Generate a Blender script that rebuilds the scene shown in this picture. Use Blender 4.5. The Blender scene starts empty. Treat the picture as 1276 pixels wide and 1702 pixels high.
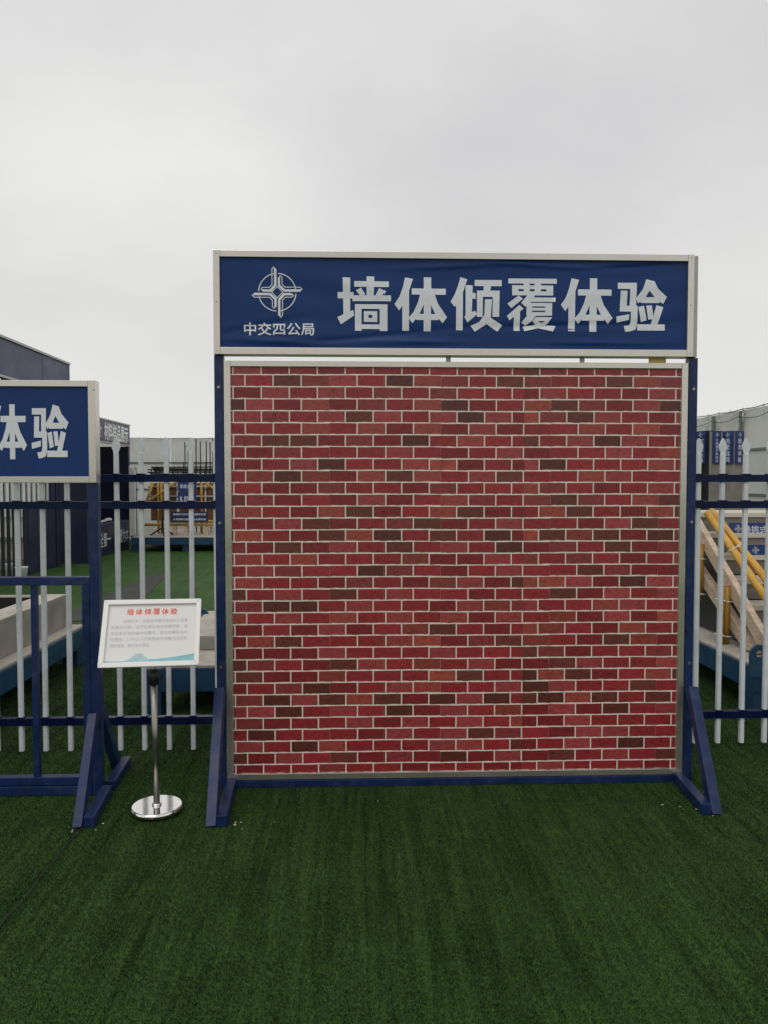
import bpy, bmesh, math, random
from mathutils import Vector, Matrix
R = math.radians
random.seed(7)
SC = bpy.context.scene
COL = SC.collection

# ------------------------------------------------------------------ camera
EYE = Vector((0.0, 0.0, 1.5))
cam = bpy.data.cameras.new('camera')
cam.sensor_fit = 'VERTICAL'; cam.sensor_height = 36.0; cam.sensor_width = 27.0
cam.lens = 36.0 * 1279.0 / 1702.0
cam.clip_start = 0.05; cam.clip_end = 2000
camo = bpy.data.objects.new('camera', cam); COL.objects.link(camo)
camo.location = EYE
camo.rotation_euler = (R(90 - 2.28), 0, R(-2.0))
SC.camera = camo

# ------------------------------------------------------------------ sky + soft sun (overcast)
SUN_EL, SUN_AZ = 58.0, 205.0          # azimuth clockwise from +Y : behind the camera, a little left
world = bpy.data.worlds.new('World'); SC.world = world
world.use_nodes = True
nt = world.node_tree; N = nt.nodes; L = nt.links
N.clear()
out = N.new('ShaderNodeOutputWorld')
sky = N.new('ShaderNodeTexSky'); sky.sky_type = 'NISHITA'; sky.sun_disc = False
sky.sun_elevation = R(SUN_EL); sky.sun_rotation = R(SUN_AZ)
sky.air_density = 1.0; sky.dust_density = 4.0
b1 = N.new('ShaderNodeBackground'); b1.inputs['Strength'].default_value = 0.07
L.new(sky.outputs[0], b1.inputs['Color'])
# cloud deck: direction projected on a flat layer, so clouds flatten towards the horizon
tc = N.new('ShaderNodeTexCoord')
sep = N.new('ShaderNodeSeparateXYZ'); L.new(tc.outputs['Generated'], sep.inputs[0])
mx = N.new('ShaderNodeMath'); mx.operation = 'MAXIMUM'; L.new(sep.outputs['Z'], mx.inputs[0]); mx.inputs[1].default_value = 0.0
ad = N.new('ShaderNodeMath'); ad.operation = 'ADD'; L.new(mx.outputs[0], ad.inputs[0]); ad.inputs[1].default_value = 0.5
dx = N.new('ShaderNodeMath'); dx.operation = 'DIVIDE'; L.new(sep.outputs['X'], dx.inputs[0]); L.new(ad.outputs[0], dx.inputs[1])
dy = N.new('ShaderNodeMath'); dy.operation = 'DIVIDE'; L.new(sep.outputs['Y'], dy.inputs[0]); L.new(ad.outputs[0], dy.inputs[1])
cmb = N.new('ShaderNodeCombineXYZ'); L.new(dx.outputs[0], cmb.inputs[0]); L.new(dy.outputs[0], cmb.inputs[1])
mp = N.new('ShaderNodeMapping'); L.new(cmb.outputs[0], mp.inputs[0]); mp.inputs['Location'].default_value = (8.3, 3.3, 0); mp.inputs['Scale'].default_value = (1.1, 1.5, 1)
n1 = N.new('ShaderNodeTexNoise'); n1.inputs['Scale'].default_value = 0.9; n1.inputs['Detail'].default_value = 6; n1.inputs['Roughness'].default_value = 0.48
L.new(mp.outputs[0], n1.inputs['Vector'])
cr = N.new('ShaderNodeValToRGB')
cr.color_ramp.elements[0].position = 0.30; cr.color_ramp.elements[0].color = (0.60, 0.585, 0.605, 1)
cr.color_ramp.elements[1].position = 0.68; cr.color_ramp.elements[1].color = (0.91, 0.905, 0.885, 1)
L.new(n1.outputs['Fac'], cr.inputs[0])
# thicker, evenly bright air towards the horizon
hz = N.new('ShaderNodeMapRange'); L.new(mx.outputs[0], hz.inputs[0])
hz.inputs['From Min'].default_value = 0.0; hz.inputs['From Max'].default_value = 0.40
hz.inputs['To Min'].default_value = 0.95; hz.inputs['To Max'].default_value = 0.0
hz.interpolation_type = 'SMOOTHSTEP'
mixc = N.new('ShaderNodeMix'); mixc.data_type = 'RGBA'
L.new(hz.outputs[0], mixc.inputs['Factor']); L.new(cr.outputs[0], mixc.inputs[6]); mixc.inputs[7].default_value = (0.83, 0.83, 0.805, 1)
b2 = N.new('ShaderNodeBackground'); b2.inputs['Strength'].default_value = 1.0
L.new(mixc.outputs[2], b2.inputs['Color'])
ms = N.new('ShaderNodeMixShader'); ms.inputs[0].default_value = 0.94
L.new(b1.outputs[0], ms.inputs[1]); L.new(b2.outputs[0], ms.inputs[2]); L.new(ms.outputs[0], out.inputs['Surface'])

sun = bpy.data.lights.new('sun', 'SUN'); sun.energy = 0.6; sun.angle = R(35); sun.color = (1.0, 0.97, 0.93)
suno = bpy.data.objects.new('sun', sun); COL.objects.link(suno)
az = R(SUN_AZ); el = R(SUN_EL)
sd = Vector((math.sin(az) * math.cos(el), math.cos(az) * math.cos(el), math.sin(el)))
suno.rotation_euler = sd.to_track_quat('Z', 'Y').to_euler()
suno.location = (0, -4, 8)

SC.view_settings.view_transform = 'Standard'
SC.view_settings.look = 'None'
SC.view_settings.exposure = 0.0
SC.view_settings.gamma = 1.0
SC.view_settings.use_curve_mapping = False
SC.render.engine = 'CYCLES'
SC.cycles.max_bounces = 6
SC.cycles.use_denoising = True

# ------------------------------------------------------------------ materials
def new_mat(name):
    m = bpy.data.materials.new(name); m.use_nodes = True
    return m, m.node_tree.nodes, m.node_tree.links, m.node_tree.nodes['Principled BSDF']

def mat(name, col, rough=0.5, metal=0.0, var=0.12, scale=6.0, bump=0.0, bscale=60.0, stretch=(1, 1, 1), spec=0.5, rvar=0.1, dirt=None, dirt_amt=0.0, dscale=3.0):
    """plain surface with uneven colour, roughness, fine relief and optional blotches of dirt, in world metres"""
    m, n, l, p = new_mat(name)
    g = n.new('ShaderNodeNewGeometry')
    mpn = n.new('ShaderNodeMapping'); mpn.inputs['Scale'].default_value = stretch
    l.new(g.outputs['Position'], mpn.inputs[0])
    no = n.new('ShaderNodeTexNoise'); no.inputs['Scale'].default_value = scale; no.inputs['Detail'].default_value = 6; no.inputs['Roughness'].default_value = 0.6
    l.new(mpn.outputs[0], no.inputs['Vector'])
    r = n.new('ShaderNodeValToRGB')
    a = [max(0, c * (1 - var)) for c in col]; b = [min(1, c * (1 + var)) for c in col]
    r.color_ramp.elements[0].position = 0.3; r.color_ramp.elements[0].color = (*a, 1)
    r.color_ramp.elements[1].position = 0.7; r.color_ramp.elements[1].color = (*b, 1)
    l.new(no.outputs['Fac'], r.inputs[0])
    last = r.outputs[0]
    if dirt:
        nd = n.new('ShaderNodeTexNoise'); nd.inputs['Scale'].default_value = dscale; nd.inputs['Detail'].default_value = 8; nd.inputs['Roughness'].default_value = 0.65
        l.new(g.outputs['Position'], nd.inputs['Vector'])
        mr = n.new('ShaderNodeMapRange'); mr.inputs['From Min'].default_value = 0.5; mr.inputs['From Max'].default_value = 0.75
        mr.inputs['To Max'].default_value = dirt_amt; l.new(nd.outputs['Fac'], mr.inputs[0])
        mm = n.new('ShaderNodeMix'); mm.data_type = 'RGBA'
        l.new(mr.outputs[0], mm.inputs['Factor']); l.new(last, mm.inputs[6]); mm.inputs[7].default_value = (*dirt, 1)
        last = mm.outputs[2]
    l.new(last, p.inputs['Base Color'])
    p.inputs['Metallic'].default_value = metal
    p.inputs['Specular IOR Level'].default_value = spec
    rr = n.new('ShaderNodeMapRange'); l.new(no.outputs['Fac'], rr.inputs[0])
    rr.inputs['From Min'].default_value = 0.3; rr.inputs['From Max'].default_value = 0.7
    rr.inputs['To Min'].default_value = max(0.03, rough - rvar); rr.inputs['To Max'].default_value = min(1, rough + rvar)
    l.new(rr.outputs[0], p.inputs['Roughness'])
    if bump > 0:
        nb = n.new('ShaderNodeTexNoise'); nb.inputs['Scale'].default_value = bscale; nb.inputs['Detail'].default_value = 4
        l.new(mpn.outputs[0], nb.inputs['Vector'])
        bp = n.new('ShaderNodeBump'); bp.inputs['Strength'].default_value = bump; bp.inputs['Distance'].default_value = 0.002
        l.new(nb.outputs['Fac'], bp.inputs['Height']); l.new(bp.outputs[0], p.inputs['Normal'])
    return m

M = {}
M['blue'] = mat('blue_gloss_paint', (0.007, 0.022, 0.086), 0.36, var=0.22, scale=9, bump=0.25, bscale=90, spec=0.35, dirt=(0.07, 0.085, 0.12), dirt_amt=0.4, dscale=14)
M['rail'] = mat('navy_rail_paint', (0.003, 0.009, 0.050), 0.30, var=0.2, spec=0.22, dirt=(0.02, 0.025, 0.04), dirt_amt=0.25, dscale=20)
M['picket'] = mat('pale_grey_picket_paint', (0.72, 0.76, 0.79), 0.45, var=0.07, dirt=(0.34, 0.35, 0.32), dirt_amt=0.45, dscale=9)
M['steel'] = mat('brushed_stainless_steel', (0.64, 0.60, 0.54), 0.24, 0.82, var=0.05, scale=4, bump=0.04, bscale=200, rvar=0.06, dirt=(0.45, 0.41, 0.36), dirt_amt=0.25, dscale=30)
M['chrome'] = mat('polished_chrome', (0.80, 0.79, 0.77), 0.10, 1.0, var=0.05, rvar=0.04, dirt=(0.30, 0.22, 0.16), dirt_amt=0.35, dscale=30)
M['tube_steel'] = mat('dull_steel_tube', (0.34, 0.335, 0.30), 0.36, 1.0, var=0.1, scale=20)
M['banner'] = mat('blue_vinyl_banner', (0.010, 0.042, 0.165), 0.40, spec=0.22, var=0.10, scale=3, bump=0.05, bscale=300)
M['letter'] = mat('silver_grey_vinyl_lettering', (0.76, 0.78, 0.83), 0.45, var=0.05, scale=40)
M['white_print'] = mat('white_print', (0.70, 0.72, 0.78), 0.5, var=0.04)
M['mortar'] = mat('beige_mortar_print', (0.86, 0.78, 0.68), 0.45, var=0.08, scale=30)
M['white_frame'] = mat('white_snap_frame', (0.88, 0.87, 0.84), 0.35, var=0.03)
M['paper'] = mat('white_paper_print', (0.80, 0.79, 0.77), 0.4, var=0.03, scale=5)
M['red_print'] = mat('red_print', (0.80, 0.15, 0.10), 0.5, var=0.05)
M['grey_print'] = mat('faded_grey_print', (0.50, 0.53, 0.58), 0.5, var=0.05)
M['teal_print'] = mat('teal_print', (0.24, 0.52, 0.55), 0.5, var=0.1, scale=30)
M['teal_light'] = mat('pale_teal_print', (0.42, 0.62, 0.66), 0.5, var=0.1, scale=30)
M['black_plastic'] = mat('black_plastic', (0.012, 0.014, 0.016), 0.45)
M['white_plastic'] = mat('white_plastic', (0.84, 0.84, 0.84), 0.4)
M['hollow_black'] = mat('trough_hollow_black', (0.006, 0.006, 0.007), 0.9, spec=0.05)  # flat black that paints in the dark inside of the trough
M['yellow_tape'] = mat('yellow_tape', (0.86, 0.60, 0.22), 0.5)
M['clear_clip'] = mat('grey_plastic_clip', (0.55, 0.55, 0.60), 0.3)
M['concrete'] = mat('cast_concrete', (0.30, 0.28, 0.245), 0.85, var=0.22, scale=5, bump=0.4, bscale=70, dirt=(0.17, 0.15, 0.12), dirt_amt=0.5)
M['concrete_top'] = mat('pale_concrete', (0.46, 0.42, 0.36), 0.85, var=0.18, scale=8, bump=0.4, bscale=90, dirt=(0.25, 0.21, 0.16), dirt_amt=0.6, dscale=6)  # paler concrete, also laid over top faces of the grey castings
M['base_blue'] = mat('teal_blue_steel_paint', (0.010, 0.055, 0.12), 0.40, var=0.2, scale=6, dirt=(0.06, 0.09, 0.11), dirt_amt=0.4, dscale=8)
M['navy_wall'] = mat('navy_cladding', (0.014, 0.017, 0.05), 0.45, var=0.15, scale=3)
M['fascia'] = mat('slate_blue_fascia', (0.045, 0.052, 0.125), 0.45, var=0.12, scale=2.5)
M['dark'] = mat('dark_interior', (0.012, 0.012, 0.018), 0.7)
M['trim'] = mat('grey_metal_trim', (0.42, 0.41, 0.39), 0.4, 0.3, var=0.1)
M['hoarding'] = mat('off_white_hoarding_sheet', (0.66, 0.67, 0.63), 0.55, var=0.06, scale=1.5, dirt=(0.36, 0.36, 0.31), dirt_amt=0.5, dscale=1.4)
M['hoard_post'] = mat('grey_hoarding_post', (0.16, 0.17, 0.16), 0.5, var=0.15)
M['cable'] = mat('black_cable', (0.02, 0.02, 0.02), 0.6)
M['fabric'] = mat('tattered_white_sheet', (0.70, 0.70, 0.68), 0.7)
M['rebar'] = mat('dark_rebar', (0.016, 0.020, 0.018), 0.6, 0.2, var=0.3, scale=30)
M['yellow'] = mat('yellow_scaffold_tube', (0.66, 0.37, 0.045), 0.40, var=0.14, scale=14, dirt=(0.30, 0.17, 0.04), dirt_amt=0.5, dscale=16)
M['ochre'] = mat('ochre_tube', (0.46, 0.26, 0.035), 0.42, var=0.2, scale=14, dirt=(0.20, 0.10, 0.03), dirt_amt=0.5, dscale=16)
M['red_cap'] = mat('faded_red_cap', (0.45, 0.16, 0.14), 0.5)
M['cream_cap'] = mat('cream_tube_end', (0.66, 0.55, 0.38), 0.6)
M['ply'] = mat('brown_plywood', (0.17, 0.075, 0.04), 0.6, var=0.25, scale=5, stretch=(1, 1, 6))
M['timber'] = mat('raw_timber', (0.60, 0.47, 0.345), 0.75, var=0.2, scale=10, stretch=(1, 1, 4), bump=0.4, bscale=80, dirt=(0.20, 0.13, 0.08), dirt_amt=0.6, dscale=9)
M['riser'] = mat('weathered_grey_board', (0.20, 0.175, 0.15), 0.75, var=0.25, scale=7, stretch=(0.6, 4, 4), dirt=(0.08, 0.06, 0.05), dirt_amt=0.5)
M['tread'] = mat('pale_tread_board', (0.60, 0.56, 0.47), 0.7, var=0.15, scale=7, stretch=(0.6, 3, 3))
M['label_blue'] = mat('blue_label', (0.022, 0.05, 0.19), 0.4, var=0.06)
M['label_navy'] = mat('navy_label', (0.02, 0.03, 0.09), 0.4, var=0.06)
M['tie'] = mat('white_cable_tie', (0.82, 0.80, 0.76), 0.4)
M['bare'] = mat('dark_bare_concrete', (0.05, 0.052, 0.05), 0.9, var=0.3, scale=4, bump=0.5, bscale=40)
M['rust'] = mat('rusty_weld', (0.22, 0.07, 0.025), 0.8, var=0.3, scale=60)
M['dark_column'] = mat('black_formwork_column', (0.016, 0.014, 0.016), 0.5, var=0.2)
M['seam'] = mat('dark_turf_seam', (0.008, 0.014, 0.008), 0.9)  # dark strip colour for the joints between turf rolls

# brick print: four families, three tones each
PAL = {'red': (0.27, 0.020, 0.025), 'rose': (0.31, 0.042, 0.045), 'orange': (0.315, 0.052, 0.036), 'brown': (0.138, 0.028, 0.022)}
BR = {}
for k, c in PAL.items():
    for t, f in enumerate((0.76, 1.0, 1.15)):
        m, n, l, p = new_mat('brick_%s_%s' % (k, ('deep', 'mid', 'pale')[t]))
        g = n.new('ShaderNodeNewGeometry')
        mpn = n.new('ShaderNodeMapping'); mpn.inputs['Scale'].default_value = (1, 1, 1.9); l.new(g.outputs['Position'], mpn.inputs[0])
        a = n.new('ShaderNodeTexNoise'); a.inputs['Scale'].default_value = 42; a.inputs['Detail'].default_value = 8; a.inputs['Roughness'].default_value = 0.68; a.inputs['Distortion'].default_value = 0.7
        l.new(mpn.outputs[0], a.inputs['Vector'])
        r = n.new('ShaderNodeValToRGB'); e = r.color_ramp.elements
        e[0].position = 0.30; e[0].color = (c[0] * f * 0.38, c[1] * f * 0.5, c[2] * f * 0.5, 1)
        e[1].position = 0.72; e[1].color = (min(1, c[0] * f * 1.3), c[1] * f * 1.8, c[2] * f * 1.6, 1)
        x = e.new(0.47); x.color = (c[0] * f, c[1] * f, c[2] * f, 1)
        l.new(a.outputs['Fac'], r.inputs[0]); l.new(r.outputs[0], p.inputs['Base Color'])
        p.inputs['Roughness'].default_value = 0.40
        p.inputs['Specular IOR Level'].default_value = 0.5
        bp = n.new('ShaderNodeBump'); bp.inputs['Strength'].default_value = 0.25; bp.inputs['Distance'].default_value = 0.001
        l.new(a.outputs['Fac'], bp.inputs['Height']); l.new(bp.outputs[0], p.inputs['Normal'])
        BR[(k, t)] = m

def turf_mat(name, blade):
    m, n, l, p = new_mat(name)
    g = n.new('ShaderNodeNewGeometry')
    # broad uneven patches
    a = n.new('ShaderNodeTexNoise'); a.inputs['Scale'].default_value = 1.6; a.inputs['Detail'].default_value = 7; l.new(g.outputs['Position'], a.inputs['Vector'])
    # lay of the pile: stripes along Y from tufting rows
    mp1 = n.new('ShaderNodeMapping'); mp1.inputs['Scale'].default_value = (1, 0.05, 1); l.new(g.outputs['Position'], mp1.inputs[0])
    s = n.new('ShaderNodeTexNoise'); s.inputs['Scale'].default_value = 11; s.inputs['Detail'].default_value = 3; l.new(mp1.outputs[0], s.inputs['Vector'])
    s2 = n.new('ShaderNodeTexNoise'); s2.inputs['Scale'].default_value = 46; s2.inputs['Detail'].default_value = 2; l.new(mp1.outputs[0], s2.inputs['Vector'])
    sm = n.new('ShaderNodeMath'); sm.operation = 'MULTIPLY_ADD'; l.new(s2.outputs['Fac'], sm.inputs[0]); sm.inputs[1].default_value = 1.3; l.new(s.outputs['Fac'], sm.inputs[2])
    # fibre scale
    f = n.new('ShaderNodeTexNoise'); f.inputs['Scale'].default_value = 150 if blade else 90; f.inputs['Detail'].default_value = 3; f.inputs['Roughness'].default_value = 0.75; l.new(g.outputs['Position'], f.inputs['Vector'])
    m1 = n.new('ShaderNodeMath'); m1.operation = 'MULTIPLY_ADD'; l.new(a.outputs['Fac'], m1.inputs[0]); m1.inputs[1].default_value = 0.8; l.new(sm.outputs[0], m1.inputs[2])
    m2 = n.new('ShaderNodeMath'); m2.operation = 'MULTIPLY_ADD'; l.new(f.outputs['Fac'], m2.inputs[0]); m2.inputs[1].default_value = 0.8; l.new(m1.outputs[0], m2.inputs[2])
    mr = n.new('ShaderNodeMapRange'); l.new(m2.outputs[0], mr.inputs[0]); mr.inputs['From Min'].default_value = 1.55; mr.inputs['From Max'].default_value = 2.45
    r = n.new('ShaderNodeValToRGB'); e = r.color_ramp.elements
    if blade:
        e[0].color = (0.007, 0.024, 0.005, 1); e[1].color = (0.042, 0.094, 0.022, 1)
    else:
        e[0].color = (0.022, 0.066, 0.012, 1); e[1].color = (0.070, 0.150, 0.034, 1)
    l.new(mr.outputs[0], r.inputs[0])
    last = r.outputs[0]
    if blade:
        at_ = n.new('ShaderNodeAttribute'); at_.attribute_name = 'tone'
        mu = n.new('ShaderNodeMix'); mu.data_type = 'RGBA'; mu.blend_type = 'MULTIPLY'; mu.inputs['Factor'].default_value = 1.0
        l.new(last, mu.inputs[6]); l.new(at_.outputs['Color'], mu.inputs[7]); last = mu.outputs[2]
    l.new(last, p.inputs['Base Color'])
    p.inputs['Roughness'].default_value = 0.6; p.inputs['Specular IOR Level'].default_value = 0.3 if blade else 0.12
    if not blade:
        bp = n.new('ShaderNodeBump'); bp.inputs['Strength'].default_value = 0.9; bp.inputs['Distance'].default_value = 0.012
        l.new(f.outputs['Fac'], bp.inputs['Height']); l.new(bp.outputs[0], p.inputs['Normal'])
    return m
M['turf'] = turf_mat('artificial_turf_ground', False)
M['blade'] = turf_mat('artificial_turf_fibre', True)

# ------------------------------------------------------------------ building helpers
WL = {}                                    # world location of every object made here
def tag(o, label=None, cat=None, group=None, kind=None):
    if label: o['label'] = label
    if cat: o['category'] = cat
    if group: o['group'] = group
    if kind: o['kind'] = kind
    return o

def thing(name, loc, label, cat, group=None):
    o = bpy.data.objects.new(name, None); COL.objects.link(o)
    o.empty_display_size = 0.1
    o.location = loc; WL[o.name] = Vector(loc)
    return tag(o, label, cat, group)

def link(name, me, loc, parent=None):
    o = bpy.data.objects.new(name, me); COL.objects.link(o)
    loc = Vector(loc); WL[o.name] = loc
    if parent is not None:
        o.parent = parent; o.location = loc - WL[parent.name]
    else:
        o.location = loc
    return o

class MB:
    """collects shapes in world metres; build() makes them ONE mesh object"""
    def __init__(s): s.bm = bmesh.new()
    def box(s, x0, x1, y0, y1, z0, z1, bev=0.0):
        b = bmesh.new(); bmesh.ops.create_cube(b, size=1)
        for v in b.verts:
            v.co = Vector(((x0 + x1) / 2 + v.co.x * (x1 - x0), (y0 + y1) / 2 + v.co.y * (y1 - y0), (z0 + z1) / 2 + v.co.z * (z1 - z0)))
        if bev: bmesh.ops.bevel(b, geom=b.edges[:], offset=bev, segments=2, affect='EDGES', profile=0.6)
        s.add(b); return s
    def add(s, b, mtx=None):
        me = bpy.data.meshes.new('tmp')
        if mtx is not None: bmesh.ops.transform(b, matrix=mtx, verts=b.verts[:])
        b.to_mesh(me); b.free(); s.bm.from_mesh(me); bpy.data.meshes.remove(me); return s
    def obox(s, c, size, rot=None, bev=0.0):
        """box of size around c, turned by the 3x3 matrix rot"""
        b = bmesh.new(); bmesh.ops.create_cube(b, size=1)
        for v in b.verts: v.co = Vector((v.co.x * size[0], v.co.y * size[1], v.co.z * size[2]))
        if bev: bmesh.ops.bevel(b, geom=b.edges[:], offset=bev, segments=2, affect='EDGES', profile=0.6)
        mt = Matrix.Translation(Vector(c)) @ (rot.to_4x4() if rot else Matrix.Identity(4))
        s.add(b, mt); return s
    def bar(s, p, q, w, d, up=(0, 1, 0), bev=0.0):
        """rectangular bar from p to q; d is measured along 'up', w across"""
        p = Vector(p); q = Vector(q); z = (q - p).normalized(); u = Vector(up); u = (u - z * u.dot(z)).normalized(); x = u.cross(z)
        rot = Matrix((x, u, z)).transposed()
        s.obox((p + q) / 2, (w, d, (q - p).length), rot, bev); return s
    def tube(s, p, q, r, seg=16, r2=None):
        p = Vector(p); q = Vector(q); b = bmesh.new()
        bmesh.ops.create_cone(b, cap_ends=True, segments=seg, radius1=r, radius2=r if r2 is None else r2, depth=(q - p).length)
        for f in b.faces: f.smooth = len(f.verts) == 4
        s.add(b, Matrix.Translation((p + q) / 2) @ (q - p).to_track_quat('Z', 'Y').to_matrix().to_4x4()); return s
    def path(s, pts, r, seg=8):
        for a, b in zip(pts, pts[1:]): s.tube(a, b, r, seg)
        return s
    def lathe(s, c, prof, seg=48):
        vs = []
        for r, z in prof:
            vs.append([s.bm.verts.new((c[0] + r * math.cos(2 * math.pi * k / seg), c[1] + r * math.sin(2 * math.pi * k / seg), c[2] + z)) for k in range(seg)])
        for a, b in zip(vs, vs[1:]):
            for k in range(seg):
                f = s.bm.faces.new((a[k], a[(k + 1) % seg], b[(k + 1) % seg], b[k])); f.smooth = True
        for ring in (vs[0], vs[-1]):
            try: s.bm.faces.new(ring)
            except ValueError: pass
        return s
    def prism(s, pts, d):
        """polygon of 3D points pushed along d"""
        d = Vector(d); a = [s.bm.verts.new(p) for p in pts]; b = [s.bm.verts.new(Vector(p) + d) for p in pts]
        s.bm.faces.new(a); s.bm.faces.new(b[::-1])
        k = len(pts)
        for i in range(k): s.bm.faces.new((a[i], b[i], b[(i + 1) % k], a[(i + 1) % k]))
        return s
    def poly(s, pts):
        s.bm.faces.new([s.bm.verts.new(p) for p in pts]); return s
    def build(s, name, m, parent=None, origin=None, recalc=True):
        if recalc: bmesh.ops.recalc_face_normals(s.bm, faces=s.bm.faces[:])
        if origin is None:
            vs = s.bm.verts; n = max(1, len(vs))
            lo = Vector([min(v.co[i] for v in vs) for i in range(3)]); hi = Vector([max(v.co[i] for v in vs) for i in range(3)])
            origin = (lo + hi) / 2
            if parent is None: origin.z = lo.z
        origin = Vector(origin)
        for v in s.bm.verts: v.co -= origin
        me = bpy.data.meshes.new(name); s.bm.to_mesh(me); s.bm.free()
        for k in (m if isinstance(m, (list, tuple)) else [m]): me.materials.append(k)
        return link(name, me, origin, parent)

FRONT = Matrix(((1, 0, 0), (0, 0, -1), (0, 1, 0))).to_3x3()          # text facing -Y : columns x, z, -y
SIDE = Matrix(((0, 0, 1), (1, 0, 0), (0, 1, 0))).to_3x3()            # text facing +X, reading towards +Y

def text_bm(body, box, bold=0.0, line=1.0):
    """flat lettering squeezed into box (x0, x1, y0, y1) of its own plane"""
    c = bpy.data.curves.new('lettering', 'FONT'); c.body = body; c.space_line = line; c.align_x = 'LEFT'
    c.resolution_u = 2
    o = bpy.data.objects.new('lettering', c); COL.objects.link(o)
    dg = bpy.context.evaluated_depsgraph_get()
    me = bpy.data.meshes.new_from_object(o.evaluated_get(dg))
    bpy.data.objects.remove(o); bpy.data.curves.remove(c)
    b = bmesh.new(); b.from_mesh(me); bpy.data.meshes.remove(me)
    if not b.verts: return b
    xs = [v.co.x for v in b.verts]; ys = [v.co.y for v in b.verts]
    x0, x1, y0, y1 = box
    for v in b.verts:
        v.co = Vector((x0 + (v.co.x - min(xs)) / (max(xs) - min(xs)) * (x1 - x0), y0 + (v.co.y - min(ys)) / (max(ys) - min(ys)) * (y1 - y0), 0))
    if bold:
        # heavier strokes: a few slightly shifted copies, each a hair behind the last
        e = bold * (y1 - y0) / max(1, body.count('\n') + 1) * 0.9; src = b.copy(); me = bpy.data.meshes.new('tmp')
        for i, (ox, oy) in enumerate(((1, 0), (-1, 0), (0, 1), (0, -1), (0.7, 0.7), (-0.7, -0.7), (0.7, -0.7), (-0.7, 0.7))):
            c2 = src.copy()
            for v in c2.verts: v.co += Vector((ox * e, oy * e, -0.00003 * (i + 1)))
            c2.to_mesh(me); c2.free(); b.from_mesh(me)
        bpy.data.meshes.remove(me); src.free()
    return b

def lettering(name, body, box, plane, origin, m, parent, bold=0.0, line=1.0):
    b = text_bm(body, box, bold, line)
    mb = MB(); mb.add(b, Matrix.Translation(Vector(origin)) @ plane.to_4x4())
    return mb.build(name, m, parent, recalc=False)

# --- traced heavy-gothic characters (strokes as polygons in zoomed sign pixels, y down)
def rc(x0, y0, x1, y1): return [(x0, y0), (x1, y0), (x1, y1), (x0, y1)]
G = {}
G['qiang'] = [[(110, 65), (192, 68), (190, 480), (118, 480)], rc(55, 222, 228, 288), [(50, 490), (222, 413), (235, 470), (90, 566)],
    rc(235, 105, 598, 166), [(368, 52), (452, 52), (445, 262), (368, 262)], [(252, 203), (308, 175), (355, 245), (300, 262)],
    [(505, 178), (573, 212), (530, 262), (460, 262)], rc(215, 255, 622, 317), rc(242, 350, 313, 635), rc(510, 350, 584, 635),
    rc(300, 350, 520, 400), rc(300, 565, 520, 615), rc(338, 425, 388, 540), rc(430, 425, 484, 540), rc(380, 425, 440, 465), rc(380, 497, 440, 540)]
G['ti'] = [[(775, 62), (860, 78), (822, 195), (745, 370), (710, 418), (660, 350), (715, 270), (750, 170)], [(745, 330), (818, 200), (818, 635), (745, 635)],
    rc(847, 182, 1217, 248), [(978, 60), (1060, 60), (1055, 640), (978, 640)],
    [(940, 235), (1010, 235), (980, 350), (930, 460), (855, 555), (812, 500), (870, 430), (915, 330)],
    [(1035, 235), (1092, 235), (1135, 350), (1232, 490), (1183, 553), (1108, 465), (1052, 350)], rc(895, 455, 1140, 520)]
G['qing'] = [[(137, 60), (215, 85), (165, 230), (95, 375), (72, 390), (27, 335), (75, 250), (110, 160)], [(90, 330), (165, 215), (165, 648), (90, 648)],
    [(195, 148), (275, 150), (265, 470), (195, 530)], rc(255, 235, 308, 300), [(180, 498), (300, 430), (325, 470), (218, 562)],
    rc(297, 90, 600, 158), [(400, 150), (482, 150), (470, 220), (395, 220)], rc(322, 208, 388, 500), rc(370, 208, 560, 278),
    [(500, 208), (577, 208), (572, 498), (498, 498)], [(412, 305), (492, 305), (478, 515), (405, 510)],
    [(405, 480), (478, 510), (440, 575), (300, 663), (252, 598), (350, 555)], [(430, 530), (480, 510), (610, 590), (555, 660), (420, 570)]]
G['fu'] = [rc(675, 75, 1220, 130), rc(718, 150, 1180, 192), rc(718, 217, 1180, 262), rc(718, 185, 788, 225), rc(847, 120, 915, 225), rc(970, 120, 1042, 225), rc(1103, 185, 1180, 225),
    [(790, 265), (840, 300), (708, 405), (665, 355)], [(800, 370), (848, 408), (690, 540), (660, 490)], [(740, 480), (808, 430), (806, 655), (738, 655)],
    [(895, 255), (980, 255), (925, 340), (868, 388), (820, 345)], rc(920, 285, 1208, 333), rc(880, 345, 942, 485), rc(1090, 345, 1170, 485), rc(935, 345, 1095, 384), rc(935, 399, 1095, 430), rc(935, 446, 1095, 488),
    [(895, 480), (990, 480), (950, 540), (870, 597), (822, 565)], [(985, 502), (1172, 502), (1125, 565), (1065, 600), (1040, 580), (1090, 545), (955, 545)],
    [(840, 605), (950, 592), (1030, 572), (1100, 545), (1130, 565), (1060, 612), (860, 660)], [(945, 545), (1010, 545), (1085, 590), (1215, 597), (1180, 660), (1020, 625)]]
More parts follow.
